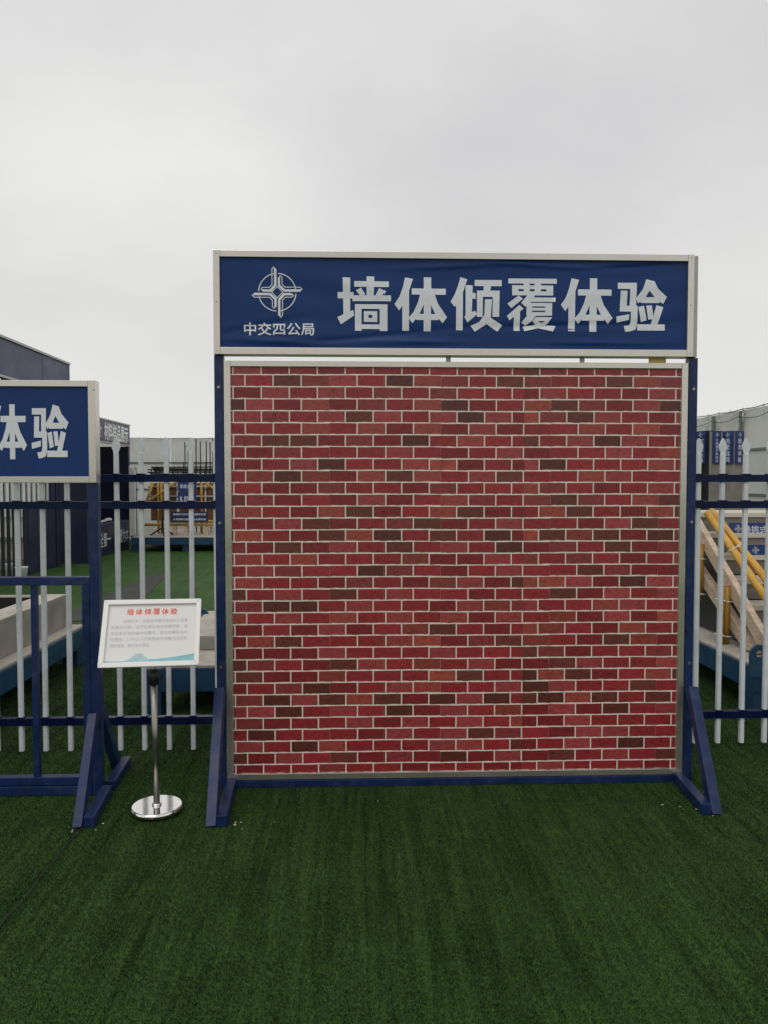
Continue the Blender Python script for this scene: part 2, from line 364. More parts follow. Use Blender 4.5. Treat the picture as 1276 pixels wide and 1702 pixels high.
G['yan'] = [rc(685, 118, 895, 185), [(825, 118), (895, 118), (890, 430), (818, 400)], [(718, 205), (793, 205), (785, 430), (710, 430)], rc(712, 365, 908, 430),
    [(835, 365), (908, 365), (905, 570), (885, 625), (830, 645), (775, 650), (757, 585), (815, 580), (832, 550)], [(673, 485), (815, 460), (810, 522), (678, 550)],
    [(1000, 78), (1090, 100), (1040, 195), (985, 290), (910, 340), (888, 285), (960, 190)], [(1005, 85), (1090, 100), (1130, 180), (1232, 268), (1190, 345), (1110, 290), (1035, 200)],
    rc(940, 272, 1150, 335), [(915, 380), (978, 365), (1008, 525), (945, 543)], [(1002, 365), (1065, 360), (1085, 510), (1025, 518)],
    [(1115, 358), (1192, 380), (1130, 570), (1055, 570)], rc(905, 567, 1212, 635)]
ZOOM = {'qiang': 6.544, 'ti': 6.544, 'qing': 6.716, 'fu': 6.716, 'yan': 6.544}

def wrinkle(x, z):
    """sag folds of the stretched vinyl, metres towards the viewer"""
    w = 0.0026 * math.sin(21 * z + 1.7 * math.sin(3.1 * x + 0.4) + 2.0 * x) * (0.5 + 0.5 * math.sin(2.3 * x + 1.0))
    w += 0.0015 * math.sin(47 * z + 3.0 * math.sin(2.2 * x)) * (0.5 + 0.5 * math.sin(4.1 * x + 2))
    for (cx, cz, a, sx, sz, t) in WR:
        u = (z - cz) - t * (x - cx); w += a * math.exp(-((x - cx) / sx) ** 2 - (u / sz) ** 2)
    return w
WR = [(-0.35, 2.165, 0.008, 0.22, 0.016, -0.05), (0.05, 2.19, -0.006, 0.3, 0.014, 0.10), (0.30, 2.17, 0.008, 0.18, 0.012, 0.0), (0.85, 2.54, 0.006, 0.30, 0.012, -0.06),
      (1.35, 2.535, -0.006, 0.25, 0.012, 0.08), (0.95, 2.25, -0.007, 0.4, 0.014, 0.03), (1.15, 2.17, 0.006, 0.25, 0.010, 0.0), (0.45, 2.53, 0.005, 0.25, 0.012, 0.05), (-0.45, 2.24, -0.005, 0.2, 0.02, 0.2)]

def cut(b, xs, zs):
    for x in xs: bmesh.ops.bisect_plane(b, geom=b.verts[:] + b.edges[:] + b.faces[:], plane_co=(x, 0, 0), plane_no=(1, 0, 0))
    for z in zs: bmesh.ops.bisect_plane(b, geom=b.verts[:] + b.edges[:] + b.faces[:], plane_co=(0, 0, z), plane_no=(0, 0, 1))

def glyph(name, key, x0, z_top, k, Y, parent, fold=True):
    """one big character: x0 / z_top are where the zoom origin of the glyph falls, k metres per zoomed pixel"""
    mb = MB()
    for i, st in enumerate(G[key]):
        b = bmesh.new()
        f = b.faces.new([b.verts.new((x0 + px * k, 0, z_top - py * k)) for px, py in st])
        bmesh.ops.triangulate(b, faces=[f])
        if fold:
            xs = [v.co.x for v in b.verts]; zs = [v.co.z for v in b.verts]; st_ = 0.02
            cut(b, [min(xs) + st_ * j for j in range(1, int((max(xs) - min(xs)) / st_) + 1)], [min(zs) + st_ * j for j in range(1, int((max(zs) - min(zs)) / st_) + 1)])
        for v in b.verts:
            v.co.y = Y - 0.0009 - 0.00012 * i - (wrinkle(v.co.x, v.co.z) if fold else 0)
        mb.add(b)
    bmesh.ops.recalc_face_normals(mb.bm, faces=mb.bm.faces[:])
    for f in mb.bm.faces:
        if f.normal.y > 0: f.normal_flip()
        f.smooth = True
    return mb.build(name, M['letter'], parent, recalc=False)

def emblem_bm(cx, cz, s):
    """round emblem with four interlocking bent arms; s = metres per drawing unit; drawn in XZ, y = 0"""
    b = bmesh.new(); lay = [0]
    def pol(pts):
        lay[0] += 1; b.faces.new([b.verts.new((cx + x * s, -0.00012 * lay[0], cz + y * s)) for x, y in pts])
    def stroke(pts, w, closed=False):
        n = len(pts)
        for i in range(n if closed else n - 1):
            p = Vector(pts[i]); q = Vector(pts[(i + 1) % n]); d = (q - p).normalized(); o = Vector((-d.y, d.x)) * w / 2; e = d * w * 0.4
            pol([p - e + o, q + e + o, q + e - o, p - e - o])
    K = 64
    for a0, a1 in ((97, 177), (7, 87), (187, 267), (277, 357)):
        a = [R(a0 + (a1 - a0) * i / 20) for i in range(21)]
        ring = [(268 * math.cos(t), 268 * math.sin(t)) for t in a] + [(254 * math.cos(t), 254 * math.sin(t)) for t in a[::-1]]
        pol(ring)
    for q in range(4):
        c, sn = math.cos(-q * math.pi / 2), math.sin(-q * math.pi / 2)
        rt = lambda pts: [(x * c - y * sn, x * sn + y * c) for x, y in pts]
        pol(rt([(-46, 350), (-10, 318), (-10, 95), (-85, 8), (-200, 8), (-230, 40), (-105, 40), (-44, 108)]))
        stroke(rt([(-46, 350), (-73, 318), (-73, 108), (-115, 67), (-205, 67), (-230, 40)]), 11)
    stroke([(0, 78), (78, 0), (0, -78), (-78, 0)], 11, True)
    return b

def emblem(name, cx, cz, s, plane_y, parent, fold=False, m=None):
    b = emblem_bm(cx, cz, s)
    bmesh.ops.triangulate(b, faces=b.faces[:])
    for v in b.verts: v.co.y += plane_y - (wrinkle(v.co.x, v.co.z) if fold else 0)
    mb = MB(); mb.add(b)
    for f in mb.bm.faces:
        if f.normal.y > 0: f.normal_flip()
    return mb.build(name, m or M['letter'], parent, recalc=False)

# ================================================================== THE SETTING
g = MB(); g.poly([(-250, -250, 0), (250, -250, 0), (250, 250, 0), (-250, 250, 0)])
ground = tag(g.build('ground', M['turf'], None, origin=(0, 0, 0)), kind='structure')

p = MB(); p.prism([(-3.28, 8.3, 0.004), (-2.95, 8.3, 0.004), (-2.72, 9.9, 0.004), (-3.05, 12.4, 0.004), (-3.30, 12.4, 0.004)], (0, 0, 0.002))
tag(p.build('path', M['bare'], None), kind='structure')

# turf fibres: one 0.4 m tile of blades repeated over the near ground
T = 0.4
rnd = random.Random(3)
V = []; F = []; TONE = []
for i in range(7600):
    x = rnd.uniform(0, T); y = rnd.uniform(0, T)
    if abs(x) < 0: continue
    h = rnd.uniform(0.004, 0.0085); w = rnd.uniform(0.0008, 0.0014); a = rnd.uniform(0, 2 * math.pi); ln = rnd.uniform(0.2, 1.1) * h; d = rnd.uniform(0, 2 * math.pi)
    cx, sx = math.cos(a) * w, math.sin(a) * w; lx, ly = math.cos(d) * ln, math.sin(d) * ln
    k = len(V)
    V += [(x - cx, y - sx, 0), (x + cx, y + sx, 0), (x + cx + lx * 0.4, y + sx + ly * 0.4, h * 0.65), (x - cx + lx * 0.4, y - sx + ly * 0.4, h * 0.65), (x + lx, y + ly, h)]
    F += [(k, k + 1, k + 2, k + 3), (k + 3, k + 2, k + 4)]
    t = rnd.choice((0.5, 0.75, 1.0, 1.0, 1.35, 2.2 if rnd.random() < 0.35 else 1.1)); TONE += [(t * rnd.uniform(0.9, 1.12), t, t * rnd.uniform(0.85, 1.0), 1)] * 5
me = bpy.data.meshes.new('turf_fibres'); me.from_pydata(V, [], F); me.materials.append(M['blade'])
ca = me.color_attributes.new('tone', 'FLOAT_COLOR', 'POINT')
for i, c in enumerate(TONE): ca.data[i].color = c
tf = bpy.data.objects.new('turf_fibres', me); COL.objects.link(tf); tf.location = (0, 0, 0)
tag(tf, 'short dark green artificial grass pile in front of the brick wall', 'artificial grass', kind='stuff')
ng = bpy.data.node_groups.new('lay_tiles', 'GeometryNodeTree')
ng.interface.new_socket('Geometry', in_out='INPUT', socket_type='NodeSocketGeometry'); ng.interface.new_socket('Geometry', in_out='OUTPUT', socket_type='NodeSocketGeometry')
gi = ng.nodes.new('NodeGroupInput'); go = ng.nodes.new('NodeGroupOutput')
NX, NY = 19, 14
gr = ng.nodes.new('GeometryNodeMeshGrid'); gr.inputs['Vertices X'].default_value = NX; gr.inputs['Vertices Y'].default_value = NY
gr.inputs['Size X'].default_value = T * (NX - 1); gr.inputs['Size Y'].default_value = T * (NY - 1)
tr = ng.nodes.new('GeometryNodeTransform'); tr.inputs['Translation'].default_value = (0.2 - T / 2, 1.75 + T * (NY - 1) / 2, 0)
ng.links.new(gr.outputs['Mesh'], tr.inputs['Geometry'])
ip = ng.nodes.new('GeometryNodeInstanceOnPoints'); ng.links.new(tr.outputs[0], ip.inputs['Points']); ng.links.new(gi.outputs[0], ip.inputs['Instance'])
ng.links.new(ip.outputs[0], go.inputs[0])
md = tf.modifiers.new('lay_tiles', 'NODES'); md.node_group = ng

# seams between turf rolls: one long joint on the left, shorter ones by the wall
def seam(p, q, w=0.0035, wob=0.004):
    s = MB(); p = Vector(p); q = Vector(q); n = max(2, int((q - p).length / 0.08)); pr = Vector((-(q - p).y, (q - p).x)).normalized(); pts = []
    for i in range(n + 1): pts.append(p.lerp(q, i / n) + pr * wob * (math.sin(i * 1.9) + 0.7 * math.sin(i * 0.7)))
    for i, (a, b) in enumerate(zip(pts, pts[1:])):
        h = 0.0085; ww = w * (0.6 + 0.4 * math.sin(i * 2.3) ** 2)
        s.poly([(*(a - pr * ww), h), (*(a + pr * ww), h), (*(b + pr * ww), h), (*(b - pr * ww), h)])
    o = s.build('turf_seam', M['seam'], ground); o['kind'] = 'stuff'
seam((-1.215, 1.5), (-1.145, 6.4))
seam((0.655, 3.68), (0.70, 3.22), 0.0028)
seam((0.70, 3.52), (1.53, 3.50), 0.0022)
seam((-1.02, 3.575), (-0.70, 3.56), 0.0022)

# pale grit and leaf crumbs trodden into the pile by the stand feet
gb = MB(); rg = random.Random(21)
for (cx, cy, n_, sp) in ((1.53, 3.40, 16, 0.05), (-0.52, 3.31, 6, 0.03), (-1.20, 3.30, 6, 0.05), (0.5, 2.9, 4, 0.8)):
    for i in range(n_):
        b = bmesh.new(); bmesh.ops.create_icosphere(b, subdivisions=1, radius=rg.uniform(0.0018, 0.005 if sp < 0.1 else 0.003))
        for v in b.verts: v.co *= rg.uniform(0.7, 1.3)
        gb.add(b, Matrix.Translation((cx + rg.gauss(0, sp), cy + rg.gauss(0, sp * 0.6), 0.008)) @ Matrix.Diagonal((1.4, 1, 0.5, 1)))
tag(gb.build('grit', M['concrete_top'], None), 'pale grit and crumbs lying on the green turf by the stand feet', 'grit', kind='stuff')

# ================================================================== MAIN DISPLAY STAND
ds = thing('display_stand', (0.49, 3.745, 0), 'tall blue steel stand with six-character sign above the red brick wall', 'display stand')
XL0, XL1, XR0, XR1 = -0.680, -0.637, 1.619, 1.661
for a, b in ((XL0, XL1), (XR0, XR1)):
    MB().box(a, b, 3.725, 3.775, 0.0, 2.102, 0.003).build('post', M['blue'], ds)
MB().box(XL1, XR0, 3.727, 3.773, 0.001, 0.037, 0.003).build('bottom_beam', M['blue'], ds)
def brace_set(parent, xo, zb, yf, yb, yp, xf, side, w=0.046):
    """front and rear raking braces and the foot bar they stand on; xo = post centre, xf = x of the foot's front end"""
    xb = xo + (xo - xf) * 0.6
    MB().bar((xo, yp - 0.03, zb), (xf, yf + 0.012, -0.004), w, 0.045, up=(0, 1, 0.4), bev=0.003).build('brace', M['blue'], parent)
    MB().bar((xo, yp + 0.055, zb), (xb, yb - 0.012, -0.004), w, 0.045, up=(0, 1, -0.4), bev=0.003).build('brace', M['blue'], parent)
    o = side * 0.046
    MB().bar((xo + o, yp, 0.026), (xf + o, yf + 0.004, 0.026), 0.046, 0.05, up=(0, 0, 1), bev=0.003).build('foot', M['blue'], parent)
    MB().bar((xo + o, yp + 0.05, 0.026), (xb + o, yb, 0.026), 0.046, 0.05, up=(0, 0, 1), bev=0.003).build('foot', M['blue'], parent)
for x in (-0.6585, 1.640):
    for z in (0.60, 1.30, 1.95):
        MB().tube((x, 3.7255, z), (x, 3.7195, z), 0.0075, 6).build('bolt', M['tube_steel'], ds)
brace_set(ds, -0.6585, 0.50, 3.30, 4.12, 3.725, -0.632, 1)
brace_set(ds, 1.641, 0.485, 3.345, 4.12, 3.725, 1.610, -1)
# sign box
sg = MB().box(-0.640, 1.60, 3.735, 3.77, 2.13, 2.565).build('signboard', M['trim'], ds)
SX0, SX1, SZ0, SZ1 = -0.677, 1.627, 2.103, 2.592
MB().box(SX0 + 0.031, SX1 - 0.031, 3.704, 3.772, SZ1 - 0.031, SZ1, 0.002).build('frame_bar', M['steel'], sg)
MB().box(SX0 + 0.031, SX1 - 0.031, 3.704, 3.772, SZ0, SZ0 + 0.034, 0.002).build('frame_bar', M['steel'], sg)
MB().box(SX0, SX0 + 0.0305, 3.703, 3.774, SZ0, SZ1 + 0.001, 0.002).build('frame_bar', M['steel'], sg)
MB().box(SX1 - 0.0305, SX1, 3.703, 3.774, SZ0, SZ1 + 0.001, 0.002).build('frame_bar', M['steel'], sg)
MB().box(SX1 + 0.001, SX1 + 0.022, 3.712, 3.776, SZ0, SZ1 - 0.002, 0.002).build('end_cap', M['trim'], sg)
for x in (SX0 + 0.015, SX1 - 0.015):
    for z in (SZ0 + 0.016, 2.35, SZ1 - 0.015):
        MB().tube((x, 3.7035, z), (x, 3.7015, z), 0.0032, 10, 0.0022).build('rivet', M['hoard_post'], sg)
# banner with folds
BY = 3.716
b = bmesh.new(); nx, nz = 220, 60
x0, x1, z0, z1 = SX0 + 0.028, SX1 - 0.028, SZ0 + 0.030, SZ1 - 0.028
vv = [[b.verts.new((x0 + (x1 - x0) * i / nx, BY - wrinkle(x0 + (x1 - x0) * i / nx, z0 + (z1 - z0) * j / nz), z0 + (z1 - z0) * j / nz)) for i in range(nx + 1)] for j in range(nz + 1)]
for j in range(nz):
    for i in range(nx):
        f = b.faces.new((vv[j][i], vv[j][i + 1], vv[j + 1][i + 1], vv[j + 1][i])); f.smooth = True
mb = MB(); mb.add(b)
mb.build('banner', M['banner'], sg, recalc=False)
# title: six characters; pixels -> board metres
PX = (1.619 + 0.645) / (1150 - 366)
def bx(px): return -0.645 + (px - 366) * PX
def bz(px, py): return 2.558 - (py - (428 + 6 * (px - 366) / 784)) * (2.558 - 2.137) / 148.0
for key, ox, refx in (('qiang', 550, 600), ('ti', 550, 695), ('qing', 740, 787), ('fu', 740, 880), ('ti', 920 - (847 - 245) / 6.544, 972), ('yan', 920, 1065)):
    zt = bz(refx, 450) if not (key == 'ti' and refx == 972) else bz(refx, 451.2)
    glyph('character', key, bx(ox), zt, PX / ZOOM[key], BY, sg)
emblem('emblem', bx(390 + 588 / 8.507), bz(459, 430 + 465 / 8.507), PX / 8.507, BY - 0.001, sg, fold=True)
b = text_bm('中交四公局', (bx(404.5), bx(519.5), bz(460, 556), bz(460, 535)), bold=0.02)
for v in b.verts: v.co = Vector((v.co.x, BY - 0.0015 - v.co.z - wrinkle(v.co.x, v.co.y), v.co.y))
mb = MB(); mb.add(b); mb.build('caption', M['letter'], sg, recalc=False)

# ================================================================== TIPPING BRICK WALL
PX0, PX1, PZ0, PZ1 = -0.6355, 1.6165, 0.039, 2.078
bw = thing('brick_wall', (0.5, 3.75, PZ0), 'square red brick patterned wall panel in a brushed steel frame', 'wall')
mo = MB().box(PX0 + 0.02, PX1 - 0.02, 3.7405, 3.768, PZ0 + 0.02, PZ1 - 0.02).build('mortar_board', M['mortar'], bw)
FL, FT, FB = 0.032, 0.028, 0.030
MB().box(PX0, PX0 + FL, 3.729, 3.7725, PZ0, PZ1, 0.002).build('frame_bar', M['steel'], bw)
MB().box(PX1 - FL, PX1, 3.729, 3.7725, PZ0, PZ1, 0.002).build('frame_bar', M['steel'], bw)
MB().box(PX0 + FL + 0.0005, PX1 - FL - 0.0005, 3.730, 3.772, PZ1 - FT, PZ1 - 0.0005, 0.002).build('frame_bar', M['steel'], bw)
MB().box(PX0 + FL + 0.0005, PX1 - FL - 0.0005, 3.730, 3.772, PZ0 + 0.0005, PZ0 + FB, 0.002).build('frame_bar', M['steel'], bw)
for x in (0.43, 1.085):
    MB().box(x, x + 0.022, 3.742, 3.756, PZ1, PZ1 + 0.024, 0.001).build('clip', M['clear_clip'], bw)
MB().box(1.425, 1.51, 3.744, 3.748, PZ1, PZ1 + 0.024).build('tape', M['yellow_tape'], bw)
# bricks
BXA, BXB, BZA, BZB = PX0 + FL + 0.001, PX1 - FL - 0.001, PZ0 + FB + 0.001, PZ1 - FT - 0.001
BWD, BHT, JT = 0.1345, 0.0576, 0.0062
BF = 3.7385                                   # front face of the bricks
rb = random.Random(11)
def brick_outline(w, h, r, ragged=0.0014):
    n = 7; j = lambda: r.uniform(-ragged, ragged)
    pts = [(-w / 2 + w * i / n, -h / 2 + j() + (0.0006 if 0 < i < n else 0)) for i in range(n + 1)]
    pts += [(w / 2 - w * i / 3, h / 2 + j() * 0.6) for i in range(4)]
    return pts
def brick_bm(w, h, r):
    b = bmesh.new(); o = brick_outline(w, h, r)
    fr = [b.verts.new((x * (1 - 0.0012 / w), 0, z * (1 - 0.0012 / h))) for x, z in o]; bk = [b.verts.new((x, 0.0016, z)) for x, z in o]
    b.faces.new(fr); k = len(o)
    for i in range(k): b.faces.new((fr[i], bk[i], bk[(i + 1) % k], fr[(i + 1) % k]))
    bmesh.ops.recalc_face_normals(b, faces=b.faces[:])
    if sum(f.normal.y for f in b.faces if len(f.verts) > 4) > 0: bmesh.ops.reverse_faces(b, faces=b.faces[:])
    return b
FULL = []
for i in range(10):
    me = bpy.data.meshes.new('brick'); bb = brick_bm(BWD - JT, BHT - JT, rb); bb.to_mesh(me); bb.free(); me.materials.append(BR[('red', 1)]); FULL.append(me)
WIDE = []
for i in range(4):
    me = bpy.data.meshes.new('brick'); bb = brick_bm(BWD - JT / 2 - 0.0004, BHT - JT, rb); bb.to_mesh(me); bb.free(); me.materials.append(BR[('red', 1)]); WIDE.append(me)
# wallpaper repeat: four bricks across, ten rows down, as read off the photograph
TB = ['RRRR', 'POBPR'[0:1] + 'RBO', 'PRPR', 'BPRO', 'PBPR', 'RORO', 'RPBB', 'ORPR', 'BRRO', 'ROBO', 'PRRR', 'BPRO', 'OBRR', 'RRPB', 'BOBR', 'PRBR', 'RPRO', 'RBPR', 'OPRB', 'BRPR']
CODE = {'R': 'red', 'P': 'rose', 'O': 'orange', 'B': 'brown'}
cells = []
XSEAM = 0.812
rows = int(math.ceil((BZB - BZA) / BHT))
ztop = BZB - (-0.022)                          # first course is cut by the frame
for r_ in range(0, rows + 2):
    zc0 = ztop - BHT * (r_ + 0.5)
    zc = zc0
    za, zb = max(BZA, zc - BHT / 2 + JT / 2), min(BZB, zc + BHT / 2 - JT / 2)
    if zb - za < 0.006: continue
    off = 0.010 if r_ % 2 == 0 else 0.067
    x = BXA + off - BWD
    c = 0
    while x < BXB:
        # print repeats every four bricks; on every second course one upright joint per repeat is lost
        lost_r = (r_ % 2 == 1 and (c % 4) == 3); lost_l = (r_ % 2 == 1 and (c % 4) == 0 and c > 0)
        xa = x + (0.0004 if lost_l else JT / 2); xb = x + BWD - (0.0004 if lost_r else JT / 2)
        ca_, cb_ = max(BXA, xa), min(BXB, xb)
        zc = zc0 + (0.0, 0.0013, -0.0009, 0.0008, -0.0004)[(c // 4) % 5]      # strips of the print hang a hair out of line
        za, zb = max(BZA, zc - BHT / 2 + JT / 2), min(BZB, zc + BHT / 2 - JT / 2)
        if cb_ - ca_ > 0.004 and zb - za > 0.004:
            code = TB[(r_ + (0 if r_ < 20 else 6)) % 20][(c + (r_ // 2 % 2) * 0) % 4]
            if rb.random() < 0.15 or (code == 'O' and rb.random() < 0.3): code = rb.choice('RRPR')
            elif code == 'B' and rb.random() < 0.25: code = rb.choice('ROP')
            full = (cb_ - ca_) > (xb - xa) - 1e-6 and (zb - za) > BHT - JT - 1e-6
            if ca_ < XSEAM - 0.004 and cb_ > XSEAM + 0.004:          # butt joint of two sheets cuts the brick
                cells.append(((XSEAM + cb_) / 2 + 0.0001, (za + zb) / 2, cb_ - XSEAM - 0.0002, zb - za, CODE[rb.choice('RPROB')], rb.choice((0, 1, 2)), False, False)); cb_ = XSEAM - 0.0001; full = False
            cells.append(((ca_ + cb_) / 2, (za + zb) / 2, cb_ - ca_, zb - za, CODE[code], rb.choice((0, 0, 1, 1, 1, 2)), full, lost_l or lost_r))
        x += BWD; c += 1
cells.sort(key=lambda q: (not q[6], (q[0] - 0.1) ** 2 + (q[1] - 1.5) ** 2))
for q in cells[:300]:
    me = rb.choice(WIDE if q[7] else FULL)
    o = link('brick', me, (q[0], BF + rb.uniform(-0.0002, 0.0002), q[1]), bw)
    o.material_slots[0].link = 'OBJECT'; o.material_slots[0].material = BR[(q[4], q[5])]
keys = list(BR.keys())
mb = MB()
for q in cells[300:]:
    b = brick_bm(q[2], q[3], rb)
    for f in b.faces: f.material_index = keys.index((q[4], q[5]))
    mb.add(b, Matrix.Translation((q[0], BF, q[1])))
o = mb.build('outer_bricks', [BR[k] for k in keys], bw, recalc=False); o['kind'] = 'stuff'

# ================================================================== LEFT DISPLAY STAND (cut by the picture edge)
ls = thing('display_stand', (-2.38, 3.685, 0), 'blue steel stand with lower sign and open railing, at the left edge', 'display stand')
for a in (-1.262, -3.55):
    MB().box(a, a + 0.044, 3.664, 3.712, 0.0, 1.492, 0.003).build('post', M['blue'], ls)
for a in (-1.301, -3.505):
    MB().box(a, a + 0.037, 3.668, 3.708, 0.092, 1.008, 0.003).build('rail_post', M['blue'], ls)
MB().box(-3.505, -1.2635, 3.666, 3.710, 1.009, 1.048, 0.003).build('top_rail', M['blue'], ls)
MB().box(-3.505, -1.2635, 3.666, 3.710, 0.052, 0.091, 0.003).build('lower_rail', M['blue'], ls)
MB().box(-3.505, -1.2635, 3.662, 3.714, 0.004, 0.048, 0.003).build('bottom_beam', M['blue'], ls)
for k in range(8):
    x = -1.528 - 0.244 * k
    if x > -3.46: MB().box(x - 0.014, x + 0.014, 3.674, 3.702, 0.0915, 1.0085, 0.002).build('bar', M['blue'], ls)
brace_set(ls, -1.240, 0.40, 3.31, 4.05, 3.664, -1.206, 1, 0.042)
brace_set(ls, -3.528, 0.40, 3.31, 4.05, 3.664, -3.55, -1, 0.042)
lg = MB().box(-3.52, -1.26, 3.672, 3.71, 1.51, 1.945).build('signboard', M['trim'], ls)
LX0, LX1, LZ0, LZ1 = -3.56, -1.219, 1.493, 1.970
MB().box(LX0 + 0.034, LX1 - 0.034, 3.654, 3.712, LZ1 - 0.029, LZ1, 0.002).build('frame_bar', M['steel'], lg)
MB().box(LX0 + 0.034, LX1 - 0.034, 3.654, 3.712, LZ0, LZ0 + 0.030, 0.002).build('frame_bar', M['steel'], lg)
for a in (LX0, LX1 - 0.0335):
    MB().box(a, a + 0.0335, 3.653, 3.714, LZ0, LZ1 + 0.001, 0.002).build('frame_bar', M['steel'], lg)
MB().box(LX0 + 0.03, LX1 - 0.03, 3.664, 3.668, LZ0 + 0.028, LZ1 - 0.027).build('banner', M['banner'], lg)
MB().tube((LX1 - 0.006, 3.655, 1.925), (LX1 - 0.006, 3.652, 1.925), 0.003, 8).build('screw', M['black_plastic'], lg)
kk = (1.859 - 1.607) / (650 - 78)
glyph('character', 'yan', -1.518 - 673 * kk * 0.55 / 0.55 * 1.0, 1.859 + 78 * kk, kk * 1.0, 3.663, lg, fold=False)
# fit the character's width to the photograph (it is condensed)
for o in [c for c in lg.children if c.name.startswith('character')]:
    me = o.data; xs = [v.co.x for v in me.vertices]; w0 = max(xs) - min(xs); sc = 0.172 / w0
    for v in me.vertices: v.co.x *= sc
    o.location.x = (-1.432) - WL[lg.name].x
o2 = glyph('character', 'ti', -1.75 - 660 * kk, 1.859 + 60 * kk, kk, 3.663, lg, fold=False)
xs = [v.co.x for v in o2.data.vertices]; sc = 0.178 / (max(xs) - min(xs))
for v in o2.data.vertices: v.co.x *= sc
o2.location.x = -1.628 - WL[lg.name].x

# ================================================================== PICKET FENCE
FY = 4.20
pf = thing('picket_fence', (0.3, FY, 0), 'long steel fence of pale grey spear pickets on navy rails', 'fence')
for z0, z1 in ((1.497, 1.537), (1.352, 1.391), (0.176, 0.217)):
    MB().box(-3.6, 4.0, FY - 0.02, FY + 0.02, z0, z1, 0.002).build('rail', M['rail'], pf)
b = MB()
hw = 0.0116
b.box(-hw, hw, -hw, hw, -0.82, 0.80, 0.002)
prof = [(-0.011, 0.800), (-0.0215, 0.828), (-0.0215, 0.845), (-0.010, 0.872), (-0.003, 0.884), (0.003, 0.884), (0.010, 0.872), (0.0215, 0.845), (0.0215, 0.828), (0.011, 0.800)]
b.prism([(x, -0.005, z) for x, z in prof], (0, 0.010, 0))
bmesh.ops.recalc_face_normals(b.bm, faces=b.bm.faces[:])
pm = bpy.data.meshes.new('picket'); b.bm.to_mesh(pm); b.bm.free(); pm.materials.append(M['picket'])
cm = MB(); cm.box(-0.019, 0.019, -0.0225, 0.0225, -0.004, 0.004, 0.001)
cmesh = bpy.data.meshes.new('collar'); cm.bm.to_mesh(cmesh); cm.bm.free(); cmesh.materials.append(M['rail'])
for k in range(-16, 40):
    x = -1.292 + 0.1325 * k
    if -3.55 < x < 3.95:
        pk = link('picket', pm, (x + random.uniform(-0.002, 0.002), FY, 0.853), pf)
        pk.rotation_euler.y = random.uniform(-0.003, 0.003)
        if -2.0 < x < 2.6:
            for z in (1.5385, 1.3925, 0.2185): link('collar', cmesh, (x, FY, z), pk)
for x in (-3.58, 0.5, 3.98):
    MB().box(x - 0.025, x + 0.025, FY + 0.022, FY + 0.072, 0.0, 1.55, 0.003).build('post', M['rail'], pf)

# ================================================================== INFORMATION STAND
ist = thing('notice_stand', (-0.908, 3.47, 0), 'white framed notice on a steel pole with round chrome base', 'notice stand')
base = MB().lathe((-0.908, 3.47, 0.010), [(0.108, 0.0), (0.116, 0.006), (0.117, 0.016), (0.112, 0.0225), (0.108, 0.0245)], 64).build('base', M['chrome'], ist)
MB().lathe((-0.908, 3.47, 0.0346), [(0.022, 0.0), (0.021, 0.007), (0.0175, 0.010)], 32).build('collar', M['chrome'], base)
mb = MB()
for (dx_, dz_, rr) in ((0.0, 0.021, 0.0045), (0.005, 0.019, 0.004), (-0.004, 0.024, 0.003)):
    bb = bmesh.new(); bmesh.ops.create_icosphere(bb, subdivisions=2, radius=rr); mb.add(bb, Matrix.Translation((-0.903 + dx_, 3.3545, dz_)))
mb.build('rust_spot', M['rust'], base)
MB().tube((-0.908, 3.47, 0.036), (-0.918, 3.478, 0.62), 0.0145, 24).build('pole', M['tube_steel'], ist)
MB().tube((-0.918, 3.478, 0.50), (-0.922, 3.482, 0.775), 0.0115, 24).build('inner_pole', M['tube_steel'], ist)
cl = MB().tube((-0.9165, 3.477, 0.585), (-0.918, 3.478, 0.655), 0.023, 24).build('clamp', M['black_plastic'], ist)
MB().tube((-0.918, 3.478, 0.62), (-0.875, 3.46, 0.62), 0.009, 12).build('knob', M['black_plastic'], cl)
RM = (Matrix.Rotation(R(7.0), 3, 'Z') @ Matrix.Rotation(R(0.4), 3, 'Y') @ Matrix.Rotation(R(-30.5), 3, 'X'))
C0 = Vector((-0.922, 3.462, 0.8215))
def onboard(mb): 
    bmesh.ops.transform(mb.bm, matrix=Matrix.Translation(C0) @ RM.to_4x4(), verts=mb.bm.verts[:]); return mb
W2, H2 = 0.2225 * 0.9665, 0.1635 * 0.9665
bd = onboard(MB().box(-W2 + 0.004, W2 - 0.004, 0.004, 0.012, -H2 + 0.004, H2 - 0.004)).build('notice_board', M['paper'], ist)
fw = 0.023
for pts in ([(-W2, H2), (W2, H2), (W2 - fw, H2 - fw), (-W2 + fw, H2 - fw)], [(-W2, -H2), (W2, -H2), (W2 - fw, -H2 + fw), (-W2 + fw, -H2 + fw)],
            [(-W2, -H2), (-W2, H2), (-W2 + fw, H2 - fw), (-W2 + fw, -H2 + fw)], [(W2, -H2), (W2, H2), (W2 - fw, H2 - fw), (W2 - fw, -H2 + fw)]):
    m_ = MB()
    m_.prism([(x * 0.9995, 0.0035, z * 0.9995) for x, z in pts], (0, -0.013, 0))
    bmesh.ops.recalc_face_normals(m_.bm, faces=m_.bm.faces[:])
    bmesh.ops.bevel(m_.bm, geom=m_.bm.edges[:], offset=0.0035, segments=2, affect='EDGES', profile=0.6)
    onboard(m_).build('frame_bar', M['white_frame'], bd)
onboard(MB().box(-0.02, 0.02, 0.0125, 0.020, -0.06, 0.06)).build('bracket', M['black_plastic'], ist)
def onpaper(name, b, m, lift=0.0005):
    mb = MB(); mb.add(b, Matrix.Translation(C0) @ RM.to_4x4() @ Matrix.Translation((0, 0.004 - lift, 0)) @ FRONT.to_4x4())
    return mb.build(name, m, bd, recalc=False)
